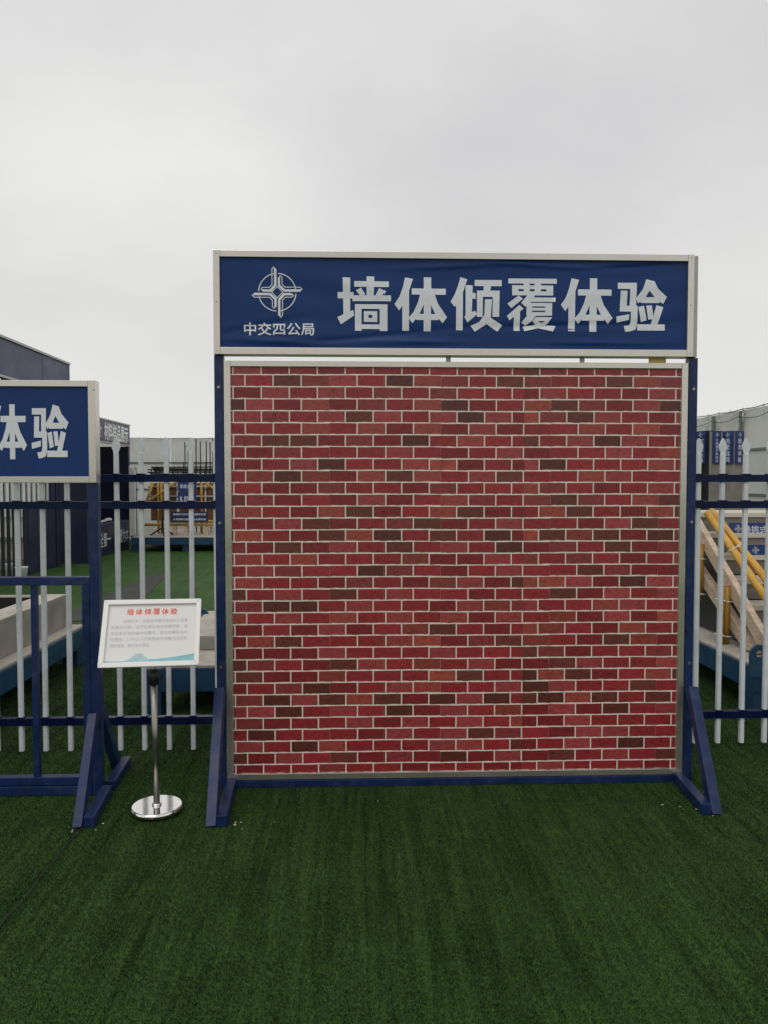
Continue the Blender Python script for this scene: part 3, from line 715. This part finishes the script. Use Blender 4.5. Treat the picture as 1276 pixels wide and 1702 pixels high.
b = bmesh.new(); hk = 0.030 / 590.0; hx = -0.113; lay = 0
for key in ('qiang', 'ti', 'qing', 'fu', 'ti', 'yan'):
    gx = [q[0] for st in G[key] for q in st]; gy = [q[1] for st in G[key] for q in st]; kx = 0.031 / (max(gx) - min(gx)); ky = 0.030 / (max(gy) - min(gy))
    for st in G[key]:
        lay += 1; b.faces.new([b.verts.new((hx + (q[0] - min(gx)) * kx, 0.117 - (q[1] - min(gy)) * ky, 0.00001 * (lay % 25))) for q in st[::-1]])
    hx += 0.0382
onpaper('heading', b, M['red_print'])
LN = ['在建筑中，因墙体倾覆而造成的工程事', '故屡见不鲜，本项目模拟墙体倾覆情景，使', '体验者在体验墙体倾覆时，感受倾覆带来的', '危害性，让作业人员掌握墙体倾覆的成因和', '预防措施，避免类似事故。']
for i, t in enumerate(LN):
    z = 0.058 - i * 0.0285
    onpaper('text_line', text_bm(t, (-0.125 if i == 0 else -0.175, (0.158 if i < 4 else 0.0), z - 0.0085, z + 0.0085)), M['grey_print'])
# printed skyline along the bottom
b = bmesh.new()
b.faces.new([b.verts.new(q) for q in ((-0.197, -0.140, 0), (0.197, -0.140, 0), (0.197, -0.099, 0), (0.12, -0.111, 0), (0.03, -0.121, 0), (-0.05, -0.119, 0), (-0.12, -0.128, 0), (-0.197, -0.126, 0))])
onpaper('printed_hills', b, M['teal_print'])
b = bmesh.new(); rs = random.Random(5)
for i in range(12):
    x = -0.105 + i * 0.0085; h = 0.012 + 0.032 * math.exp(-((i - 6.5) / 3.2) ** 2) + rs.uniform(0, 0.008)
    b.faces.new([b.verts.new(q) for q in ((x, -0.139, 0), (x + 0.0072, -0.139, 0), (x + 0.0072, -0.139 + h, 0), (x, -0.139 + h, 0))])
onpaper('printed_skyline', b, M['teal_light'], lift=0.0009)

# ================================================================== SAMPLE PLATFORMS
def platform(name, x0, x1, y0, y1, label, legs, lugs=(), group='blue steel sample bases', zt=0.30, bh=0.15):
    t = thing(name, ((x0 + x1) / 2, (y0 + y1) / 2, 0), label, 'platform', group)
    w = 0.06
    MB().box(x0, x1, y0, y0 + w, zt - bh, zt, 0.004).build('beam', M['base_blue'], t)
    MB().box(x0, x1, y1 - w, y1, zt - bh, zt, 0.004).build('beam', M['base_blue'], t)
    MB().box(x0, x0 + w, y0 + w + 0.001, y1 - w - 0.001, zt - bh, zt, 0.004).build('beam', M['base_blue'], t)
    MB().box(x1 - w, x1, y0 + w + 0.001, y1 - w - 0.001, zt - bh, zt, 0.004).build('beam', M['base_blue'], t)
    MB().box(x0 + 0.012, x1 - 0.012, y0 + 0.012, y1 - 0.012, zt + 0.001, zt + 0.018, 0.003).build('deck', M['concrete_top'], t)
    for (lx, ly) in legs:
        MB().box(lx - 0.06, lx + 0.06, ly - 0.06, ly + 0.06, 0.0, zt - bh if x0 <= lx - 0.06 and lx + 0.06 <= x1 else zt, 0.004).build('leg', M['base_blue'], t)
    for (lx, ly, ang) in lugs:
        # lifting lug: round-headed plate with an eye
        b = bmesh.new(); n = 20; outr = []; inr = []
        for i in range(n):
            a = 2 * math.pi * i / n
            ox, oz = 0.06 * math.cos(a), 0.06 * math.sin(a)
            if oz < 0: ox = 0.06 * (1 if ox > 0 else -1) * min(1, abs(ox) / 0.03); oz = -0.15 if abs(oz) > 0.0 else 0
            outr.append((ox, oz)); inr.append((0.022 * math.cos(a), 0.022 * math.sin(a)))
        for y in (0, 0.02):
            O = [b.verts.new((x, y, z)) for x, z in outr]; I = [b.verts.new((x, y, z)) for x, z in inr]
            for i in range(n): b.faces.new((O[i], O[(i + 1) % n], I[(i + 1) % n], I[i]))
        b.verts.ensure_lookup_table()
        for i in range(n):
            b.faces.new([b.verts[k] for k in (i, (i + 1) % n, 2 * n + (i + 1) % n, 2 * n + i)])
            b.faces.new([b.verts[k] for k in (n + i, n + (i + 1) % n, 3 * n + (i + 1) % n, 3 * n + i)])
        mb = MB(); mb.add(b, Matrix.Translation((lx, ly, zt + 0.10)) @ Matrix.Rotation(ang, 4, 'Z'))
        mb.build('lifting_lug', M['base_blue'], t)
    return t
# left: concrete trough on its base
platform('steel_base', -4.1, -2.24, 4.35, 6.42, 'dark blue steel base under the concrete trough, left behind the fence', [(-2.32, 4.45), (-2.32, 6.32), (-4.0, 4.45), (-4.0, 6.32)])
ct = thing('concrete_trough', (-3.2, 5.5, 0.319), 'open rectangular grey concrete trough on a blue base behind the left fence', 'trough')
MB().box(-2.56, -2.362, 4.55, 6.338, 0.319, 0.577, 0.008).build('trough_wall', M['concrete'], ct)
MB().box(-4.0, -3.80, 4.55, 6.338, 0.319, 0.577, 0.008).build('trough_wall', M['concrete'], ct)
MB().box(-3.799, -2.561, 6.235, 6.338, 0.319, 0.577, 0.006).build('trough_wall', M['concrete'], ct)
MB().box(-3.799, -2.561, 4.55, 4.73, 0.319, 0.577, 0.006).build('trough_wall', M['concrete'], ct)
MB().box(-3.799, -2.561, 4.731, 6.234, 0.319, 0.569).build('dark_hollow_fill', M['hollow_black'], ct)  # solid black block added in place of the trough's dark, deep hollow
for n_, x0_, x1_ in (('pale_rim_top', -2.558, -2.364),):
    MB().box(x0_, x1_, 4.552, 6.336, 0.5775, 0.581).build(n_, M['concrete_top'], ct)  # thin sheet that makes the rim paler than the wall under it
# middle: stepped slab behind the notice
platform('steel_base', -1.265, 0.55, 4.93, 6.75, 'dark blue steel base under the stepped slab, right behind the notice stand', [(-1.315, 4.99), (0.45, 5.03), (-1.15, 6.6), (0.45, 6.6)], lugs=[(-1.27, 6.3, 0)])
cs = thing('concrete_slab', (-0.4, 5.8, 0.319), 'pale stepped concrete slab behind the white notice', 'slab')
MB().box(-1.245, 0.52, 5.39, 6.45, 0.319, 0.412, 0.006).build('upper_step', M['concrete'], cs)
MB().box(-1.243, 0.518, 5.392, 6.448, 0.4125, 0.4165, 0.001).build('pale_step_top', M['concrete_top'], cs)  # thin paler layer on top of the upper step
# right: staircase formwork
platform('steel_base', 2.54, 4.35, 4.80, 7.1, 'dark blue steel base with lifting lug under the staircase, right of brick wall', [(2.60, 4.87), (4.28, 4.87), (2.62, 6.9), (4.28, 6.9)], lugs=[(2.56, 4.778, 0)])
stf = thing('stair_formwork', (3.4, 5.8, 0.319), 'timber staircase mock-up with signs on its risers, right behind the fence', 'staircase')
SXA, SXB = 2.80, 4.25
zt, yt = 1.20, 6.38
for i in range(6):
    z = zt - 0.155 * i; y = yt - 0.25 * i
    yb_ = y + 0.25 if i else 7.0
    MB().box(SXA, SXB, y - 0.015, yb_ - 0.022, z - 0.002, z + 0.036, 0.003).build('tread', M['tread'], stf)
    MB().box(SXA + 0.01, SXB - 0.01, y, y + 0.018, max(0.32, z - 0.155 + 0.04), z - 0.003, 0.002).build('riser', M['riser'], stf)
def rake(name, x0, x1, pts, m=M['timber']):
    mb = MB(); mb.prism([(x0, y, z) for y, z in pts], (x1 - x0, 0, 0)); mb.build(name, m, stf)
rake('stringer', 2.70, 2.745, [(6.45, 1.47), (4.80, 0.33), (4.98, 0.33), (6.45, 1.345)])
rake('soffit_board', 2.70, 2.76, [(6.30, 0.985), (5.10, 0.33), (5.27, 0.33), (6.30, 0.89)])
MB().box(2.70, 2.79, 6.45, 6.53, 0.32, 1.40, 0.003).build('corner_post', M['timber'], stf)
rake('side_sheet', 2.764, 2.778, [(6.44, 1.335), (5.0, 0.335), (6.44, 0.335)], M['dark_column'])
rake('soffit_sheet', 2.80, 4.2, [(6.40, 0.90), (5.35, 0.34), (5.38, 0.33), (6.40, 0.87)], M['dark_column'])
for (y, z0, z1) in ((5.90, 0.57, 1.005), (5.465, 0.325, 0.74)):
    for dx_, dy, r_ in ((-0.026, -0.01, 0.025), (0.024, 0.012, 0.027)):
        pr = MB().tube((2.655 + dx_, y + dy, z0), (2.655 + dx_, y + dy, z1), r_, 18).build('prop_tube', M['ochre'], stf)
        MB().tube((2.655 + dx_, y + dy, z1), (2.655 + dx_, y + dy, z1 + 0.006), r_ * 1.03, 18).build('cap', M['red_cap'], pr)
    for zz in (z0 + 0.06, z1 - 0.10):
        MB().path([(2.60, y + 0.02, zz + 0.008), (2.625, y - 0.036, zz + 0.004), (2.66, y - 0.034, zz - 0.006), (2.715, y - 0.02, zz - 0.012)], 0.0045, 8).build('cable_tie', M['tie'], stf)
for dx_, a, b_ in ((0, (2.85, 6.17, 1.24), (2.85, 5.00, 0.535)), (0.0, (2.93, 6.26, 1.25), (2.93, 5.00, 0.585))):
    tb = MB().tube(a, b_, 0.0275, 20).build('handrail_tube', M['yellow'], stf)
    d = (Vector(a) - Vector(b_)).normalized()
    MB().tube(Vector(a), Vector(a) + d * 0.012, 0.027, 20, 0.023).build('tube_end', M['cream_cap'], tb)
MB().path([(2.81, 5.74, 0.965), (2.845, 5.70, 0.995), (2.90, 5.72, 1.025), (2.97, 5.77, 1.03), (2.99, 5.80, 1.05)], 0.005, 8).build('cable_tie', M['tie'], stf)
MB().tube((2.80, 5.76, 0.50), (3.2, 5.70, 0.44), 0.03, 16).build('cross_tube', M['yellow'], stf)
for (x0, x1, z0, z1, y, t, tx0) in ((3.005, 4.1, 1.052, 1.165, 6.12, '悬挑式楼梯支模', 3.12), (3.02, 4.1, 0.906, 1.006, 5.87, '加固', 3.22), (3.14, 4.1, 0.757, 0.845, 5.62, None, 0)):
    lb = MB().box(x0, x1, y, y + 0.006, z0, z1).build('label_plate', M['label_blue'], stf)
    hh = z1 - z0
    if t: lettering('lettering', t, (tx0, tx0 + len(t) * hh * 0.60, z0 + hh * 0.25, z1 - hh * 0.22), FRONT, (0, y - 0.001, 0), M['white_print'], lb, bold=0.02)
    emblem('emblem', x0 + 0.075, z0 + hh * 0.58, hh * 0.0009, y - 0.001, lb, m=M['white_print'])
    MB().box(x0 + 0.05, x0 + 0.10, y - 0.0012, y - 0.0008, z0 + hh * 0.12, z0 + hh * 0.17).build('caption_strip', M['white_print'], lb)

# columns with hanging labels, right behind the staircase
def column(name, cx, cy, ang, s, m, label, signs, zt=2.19):
    t = thing(name, (cx, cy, 0), label, 'column', 'sample columns right of the brick wall')
    rm = Matrix.Rotation(ang, 3, 'Z')
    b = MB(); b.obox((cx, cy, zt / 2), (s, s, zt), rm, 0.006); b.build('shaft', m, t)
    for face, txt in signs:
        # face 0 = local -X, 1 = local -Y
        rot = rm @ (FRONT if face == 1 else Matrix(((0, 0, -1), (-1, 0, 0), (0, 1, 0))))
        nrm = rm @ (Vector((0, -1, 0)) if face == 1 else Vector((-1, 0, 0)))
        c = Vector((cx, cy, 0)) + nrm * (s / 2 + 0.012)
        pl = MB(); pl.obox((c.x, c.y, 1.962), (s * (0.94 if s < 0.2 else 0.62), 0.006, 0.45), rot @ FRONT.inverted(), 0.0); lb = pl.build('label_plate', M['label_blue'], t)
        o = c + nrm * 0.0045
        w_ = (0.055 if len(txt.split('\n')[0]) > 1 else 0.028) if s > 0.2 else 0.036
        mb = MB(); mb.add(text_bm(txt, (-w_, w_, 1.76, 2.08), bold=0.02, line=1.1), Matrix.Translation(o) @ rot.to_4x4()); mb.build('lettering', M['white_print'], lb, recalc=False)
        eb = emblem_bm(0, 0, 0.00011); mb = MB(); mb.add(eb, Matrix.Translation(o + Vector((0, 0, 2.135))) @ (rot @ FRONT.inverted()).to_4x4()); mb.build('emblem', M['white_print'], lb, recalc=False)
    return t
t = column('sample_column', 4.825, 10.48, R(27), 0.27, M['dark_column'], 'black and grey square column with vertical blue labels, next to the brick wall', [(0, '工艺\n悬挑\n卸料\n平台\n样板'), (1, '外\n墙\n脚\n手\n架\n搭\n设')])
rm = Matrix.Rotation(R(27), 3, 'Z'); nn = rm @ Vector((0, -1, 0))
b = MB(); b.obox(Vector((4.825, 10.48, 1.09)) + nn * 0.137, (0.268, 0.004, 2.17), rm); b.build('render_coat', M['concrete'], t)
column('sample_column', 5.15, 10.42, R(27), 0.185, M['concrete'], 'grey concrete column with blue label reading 甩浆挂网, behind the staircase', [(0, '甩\n浆\n挂\n网'), (1, '砌\n筑\n样\n板')])
column('sample_column', 4.50, 10.41, R(27), 0.17, M['concrete'], 'concrete column half hidden by the blue post of the brick wall', [(1, '构\n造\n柱\n样\n板')])

# ================================================================== FAR PLATFORM WITH FORMWORK AND REBAR
platform('steel_base', -4.80, -1.6, 16.5, 19.1, 'far blue steel base under the yellow scaffolding and rebar sample', [(-4.7, 16.6), (-3.66, 16.6), (-1.7, 16.6), (-4.7, 19.0)])
fs = thing('formwork_sample', (-3.6, 17.4, 0.319), 'brown plywood formwork box with yellow tube bracing, far behind the fence', 'formwork')
for (x0, x1) in ((-4.62, -4.05), (-3.99, -3.42), (-3.36, -2.79)):
    MB().box(x0, x1, 17.45, 17.49, 0.62, 1.46, 0.003).build('panel', M['ply'], fs)
for z in (0.98, 1.16, 1.38):
    MB().tube((-4.66, 17.42, z), (-2.6, 17.42, z), 0.022, 10).build('waler', M['trim'], fs)
for x in (-4.43, -4.36, -3.47, -3.10):
    MB().tube((x, 17.36, 0.33), (x, 17.36, 1.47), 0.026, 12).build('upright_tube', M['ochre'], fs)
for a, b_ in (((-4.50, 17.2, 1.47), (-4.63, 17.1, 1.02)), ((-4.66, 17.12, 1.0), (-4.0, 17.3, 1.50)), ((-3.36, 17.2, 1.47), (-3.1, 17.2, 1.28))):
    MB().tube(a, b_, 0.028, 12).build('brace_tube', M['ochre'], fs)
MB().tube((-4.75, 17.0, 0.55), (-2.6, 17.0, 0.55), 0.03, 12).build('base_tube', M['ochre'], fs)
MB().tube((-4.2, 17.05, 0.62), (-2.6, 17.05, 0.62), 0.03, 12).build('base_tube', M['ochre'], fs)
for x in (-4.0, -3.75, -3.3, -3.1):
    MB().box(x - 0.04, x + 0.04, 17.0, 17.1, 0.32, 0.51, 0.003).build('wooden_block', M['timber'], fs)
for (x0, x1, z0, z1, y, rows_, mm_) in ((-3.94, -3.53, 1.29, 1.50, 17.1, ['梁板支模'], 'label_blue'), (-3.94, -3.53, 0.97, 1.27, 17.1, ['墙、柱节点样板'], 'label_blue'), (-4.05, -3.24, 0.62, 0.84, 16.9, ['悬挑脚手架支模 柱墙模板支模', '木质模板加固 铝合金模加固'], 'label_navy')):
    lb = MB().box(x0, x1, y, y + 0.01, z0, z1).build('label_plate', M[mm_], fs)
    for i, t in enumerate(rows_):
        h = (z1 - z0) / len(rows_)
        lettering('lettering', t, (x0 + 0.05, x1 - 0.05, z1 - h * (i + 1) + h * 0.28, z1 - h * (i + 1) + h * 0.68), FRONT, (0, y - 0.002, 0), M['white_print'], lb, bold=0.02)
rs_ = thing('rebar_cage', (-3.6, 17.9, 0.319), 'dark reinforcing bars rising above the brown formwork', 'rebar')
rr = random.Random(4)
for x in (-3.90, -3.83, -3.79, -3.66, -3.56, -3.42, -3.33, -3.27, -3.18, -3.0, -2.85):
    MB().tube((x, 17.7, 0.33), (x + rr.uniform(-0.01, 0.01), 17.7, rr.uniform(2.38, 2.50)), 0.013, 8).build('upright_bar', M['rebar'], rs_)
for x in [-3.92 + 0.055 * k for k in range(22)]:
    if rr.random() < 0.75: MB().tube((x, 17.62, 1.45), (x, 17.62, rr.uniform(1.85, 1.96)), 0.011, 8).build('starter_bar', M['rebar'], rs_)
for i in range(9):
    z = 1.60 + 0.026 * i + rr.uniform(-0.008, 0.008)
    MB().tube((-4.72 + rr.uniform(0, 0.15), 17.55 + 0.02 * (i % 4), z), (-2.6, 17.55 + 0.02 * (i % 4), z + rr.uniform(-0.05, 0.03)), 0.015, 8).build('level_bar', M['rebar'], rs_)
for x in [-4.65 + 0.1 * k for k in range(20)]:
    MB().tube((x, 17.5, 1.58), (x + 0.02, 17.66, 1.84), 0.011, 6).build('stirrup', M['rebar'], rs_)
ws = thing('ribbed_sheet_stack', (-4.94, 17.2, 0), 'white ribbed upright sheet beside the navy sample booth', 'sheet')
for i in range(4):
    MB().box(-5.01 + i * 0.034, -4.985 + i * 0.034, 17.15 - 0.01 * (i % 2), 17.22, 0.30, 1.84 - 0.02 * i, 0.002).build('rib', M['white_plastic'], ws)
MB().box(-5.012, -4.875, 17.225, 17.26, 0.0, 1.80).build('backing', M['fascia'], ws)
st = thing('jack_stand', (-4.25, 16.8, 0.319), 'dark metal tripod jack standing on the far blue base', 'jack')
MB().tube((-4.2, 16.8, 0.40), (-4.2, 16.8, 0.98), 0.022, 10).build('screw', M['rebar'], st)
for a in (0, 120, 240):
    MB().tube((-4.2, 16.8, 0.50), (-4.2 + 0.28 * math.cos(R(a + 170)), 16.8 + 0.28 * math.sin(R(a + 170)), 0.335), 0.018, 8).build('leg', M['rebar'], st)
MB().box(-4.27, -4.13, 16.74, 16.86, 0.98, 0.995).build('plate', M['rebar'], st)

# ================================================================== SITE HOARDING
def hoarding(name, label, a, b, n, inward, posts):
    """a run of n sheets from a to b; inward = unit normal to the site side"""
    a = Vector((*a, 0)); b = Vector((*b, 0)); d = (b - a) / n; u = d.normalized(); inw = Vector((*inward, 0))
    t = thing(name, (a + b) / 2, label, 'hoarding', 'white site hoarding')
    rot = Matrix((u, -inw, Vector((0, 0, 1)))).transposed()
    for i in range(n):
        c = a + d * (i + 0.5)
        MB().obox((c.x, c.y, 1.30), (d.length - 0.014, 0.03, 2.60), rot, 0.004).build('sheet', M['hoarding'], t)
    for z in (1.30, 1.98):
        c = (a + b) / 2 + inw * 0.028
        MB().obox((c.x, c.y, z), ((b - a).length, 0.022, 0.035), rot).build('rail', M['hoard_post'], t)
    for i in range(n + 1):
        if not posts: break
        c = a + d * i + inw * 0.055
        MB().obox((c.x, c.y, 1.29), (0.06, 0.03, 2.58), rot).build('post', M['hoard_post'], t)
    pts = []
    for i in range(n * 6 + 1):
        c = a + d * (i / 6) + inw * 0.07; pts.append((c.x, c.y, 2.602 + 0.006 * math.sin(i * 1.3) + 0.006 * math.sin(i * 0.45)))
    MB().path(pts, 0.007, 6).build('cable', M['cable'], t)
    if posts:
        pts = []
        for i in range(n * 6 + 1):
            c = a + d * (i / 6) + inw * 0.09; s_ = (i % 6) / 6; pts.append((c.x, c.y, 2.50 - 0.05 * 4 * s_ * (1 - s_)))
        MB().path(pts, 0.005, 6).build('wire', M['cable'], t)
    rq = random.Random(n)
    for i in range(n * 2):
        c = a + d * (i / 2 + rq.uniform(0, 0.4)) + inw * 0.06; L_ = rq.uniform(0.08, 0.3); dv = u * rq.uniform(-0.12, 0.12)
        MB().path([c + Vector((0, 0, 2.63)), c + dv * 0.5 + Vector((0, 0, 2.63 - L_ * 0.4)), c + dv * 0.7 + Vector((0, 0, 2.63 - L_))], 0.011, 5).build('torn_strip', M['fabric'], t)
    return t
hoarding('site_hoarding', 'white sheet hoarding across the back, left of the brick wall', (-9.55, 20.0), (5.95, 20.0), 13, (0, -1), False)
hoarding('site_hoarding', 'white sheet hoarding with dark posts receding on the right', (5.96, 19.95), (5.96, 4.4), 17, (-1, 0), True)

# ================================================================== SAMPLE BOOTH (left, far) AND PAVILION (left, nearer)
bo = thing('sample_booth', (-6.4, 15.8, 0), 'navy exhibition booth with 材料样品展示 fascia, behind the left fence', 'booth')
MB().box(-7.9, -4.90, 14.15, 14.23, 0.0, 2.27).build('end_wall', M['navy_wall'], bo)
MB().box(-7.9, -5.1, 17.36, 17.44, 0.0, 2.27).build('end_wall', M['navy_wall'], bo)
MB().box(-7.98, -7.901, 14.15, 17.44, 0.0, 2.70).build('back_wall', M['dark'], bo)
MB().box(-7.90, -5.11, 14.16, 17.43, 2.62, 2.70).build('roof', M['navy_wall'], bo)
fa = MB().box(-5.11, -5.065, 14.15, 17.44, 2.285, 2.75, 0.004).build('fascia', M['fascia'], bo)
for z in (2.735, 2.272):
    MB().box(-5.115, -5.05, 14.14, 17.45, z, z + 0.03, 0.003).build('trim_bar', M['trim'], fa)
lettering('lettering', '材料样品展示', (15.70, 17.30, 2.35, 2.69), SIDE, (-5.062, 0, 0), M['white_plastic'], fa, bold=0.03)
eb = emblem_bm(0, 0, 0.00042); mb = MB(); mb.add(eb, Matrix.Translation((-5.063, 15.42, 2.55)) @ (SIDE @ FRONT.inverted()).to_4x4()); mb.build('emblem', M['white_print'], fa, recalc=False)
lettering('caption', '中交四公局', (15.28, 15.56, 2.38, 2.42), SIDE, (-5.063, 0, 0), M['white_print'], fa)
cw = MB().box(-5.11, -5.07, 14.231, 17.36, 0.0, 0.62, 0.004).build('counter_front', M['navy_wall'], bo)
MB().box(-5.75, -5.05, 14.24, 17.35, 0.621, 0.65, 0.004).build('counter_top', M['fascia'], bo)
lettering('lettering', '安全第一', (15.10, 16.02, 0.18, 0.47), SIDE, (-5.066, 0, 0), M['white_print'], cw, bold=0.01)
lettering('lettering', '质量为本', (16.35, 17.25, 0.18, 0.47), SIDE, (-5.066, 0, 0), M['white_print'], cw, bold=0.01)
MB().box(-5.10, -5.06, 17.30, 17.40, 0.621, 2.27).build('post', M['navy_wall'], bo)
sp = thing('sample_board', (-5.3, 15.5, 0.651), 'narrow grey board with square cut-outs standing on the booth counter', 'board')
for i, z in enumerate((0.66, 0.90, 1.14, 1.38, 1.62)):
    MB().box(-5.32, -5.29, 15.40, 15.62, z, z + 0.10, 0.003).build('cross_piece', M['trim'], sp)
for y in (15.40, 15.56):
    MB().box(-5.315, -5.295, y, y + 0.06, 0.652, 1.86, 0.003).build('upright', M['trim'], sp)
wr = thing('spanner', (-5.2, 15.95, 0.651), 'pale metal spanner lying on the booth counter', 'spanner')
MB().bar((-5.2, 15.65, 0.675), (-5.2, 16.25, 0.70), 0.05, 0.03, up=(0, 0, 1), bev=0.004).build('handle', M['white_plastic'], wr)
MB().lathe((-5.2, 16.28, 0.675), [(0.03, 0), (0.075, 0.01), (0.075, 0.05), (0.03, 0.06)], 12).build('jaw', M['white_plastic'], wr)

pv = thing('pavilion', (-6.8, 11.4, 0), 'tall dark pavilion with slate blue fascia above the left sign', 'pavilion')
PXF = -5.2
fa = MB().box(PXF - 0.05, PXF, 13.02, 14.20, 3.06, 3.60, 0.004).build('fascia_panel', M['fascia'], pv)
MB().box(PXF - 0.05, PXF, 9.9, 13.01, 3.06, 3.60, 0.004).build('fascia_panel', M['fascia'], pv)
MB().box(PXF - 0.05, PXF, 7.0, 9.89, 3.06, 3.60, 0.004).build('fascia_panel', M['fascia'], pv)
MB().box(PXF - 0.07, PXF + 0.03, 7.0, 14.21, 3.601, 3.64, 0.004).build('top_trim', M['trim'], pv)
MB().box(PXF - 0.07, PXF + 0.03, 7.0, 14.21, 3.02, 3.058, 0.004).build('lower_trim', M['trim'], pv)
MB().box(PXF - 0.045, PXF + 0.006, 14.201, 14.235, 3.02, 3.64, 0.003).build('end_trim', M['trim'], pv)
MB().box(-6.3, PXF - 0.08, 7.0, 14.1, 3.52, 3.60).build('roof', M['navy_wall'], pv)
for i in range(7):
    MB().box(-5.31, -5.25, 12.52 + i * 0.155, 12.52 + i * 0.155 + 0.148, 0.0, 1.16 if i < 6 else 3.02, 0.006).build('wall_panel', M['navy_wall'], pv)
MB().box(-5.33, -5.23, 13.61, 13.78, 0.0, 3.015, 0.006).build('corner_post', M['navy_wall'], pv)
MB().box(-5.37, -5.34, 11.0, 13.6, 1.165, 3.02).build('upper_wall', M['dark'], pv)
MB().box(-5.34, -5.24, 8.0, 13.6, 1.14, 1.163, 0.003).build('sill', M['dark'], pv)
for i in range(13):
    y = 11.05 + i * 0.195
    MB().box(-5.325, -5.30, y, y + 0.105, 1.168, 2.6, 0.003).build('white_slat', M['white_plastic'], pv)
for i in range(22):
    y = 8.4 + i * 0.19
    MB().box(-5.30, -5.26, y, y + 0.05, 0.0, 1.138, 0.003).build('black_bar', M['dark'], pv)
for y in (7.1, 10.5, 13.9): MB().box(-6.28, -6.2, y, y + 0.08, 0.0, 3.519).build('rear_post', M['navy_wall'], pv)
cb = thing('storage_cabinet', (-6.4, 13.45, 0), 'pale beige cabinet behind the black bars of the pavilion', 'cabinet')
MB().box(-7.2, -5.62, 13.2, 13.7, 0.0, 0.18, 0.004).build('plinth', M['hoard_post'], cb)
for k in range(3): MB().box(-7.19 + k * 0.524, -7.19 + k * 0.524 + 0.516, 13.21, 13.69, 0.181, 0.50, 0.006).build('drawer', M['concrete_top'], cb)
MB().box(-7.22, -5.60, 13.17, 13.7, 0.501, 0.53, 0.004).build('worktop', M['hoard_post'], cb)
MB().box(-7.2, -5.62, 13.55, 13.69, 0.531, 0.88, 0.004).build('backboard', M['hoarding'], cb)
for k in range(6):
    x = -7.1 + k * 0.24
    bx_ = MB().box(x, x + 0.17, 13.5, 13.68, 0.881, 1.02, 0.004).build('white_box', M['white_plastic'], None)
    tag(bx_, '%s small white box from the left on top of the beige cabinet' % ('first', 'second', 'third', 'fourth', 'fifth', 'sixth')[k], 'box', 'white boxes on the cabinet')
for (x, y, l) in ((-5.52, 12.42, 'white bucket behind the black pavilion bars, nearer the picture edge'), (-5.14, 11.95, 'white bucket standing clear of the bars, against the navy wall')):
    bk = thing('bucket', (x, y, 0), l, 'bucket', 'buckets by the pavilion')
    MB().lathe((x, y, 0), [(0.070, 0.0), (0.092, 0.175), (0.097, 0.18), (0.097, 0.19), (0.085, 0.19)], 20).build('body', M['white_plastic'], bk)
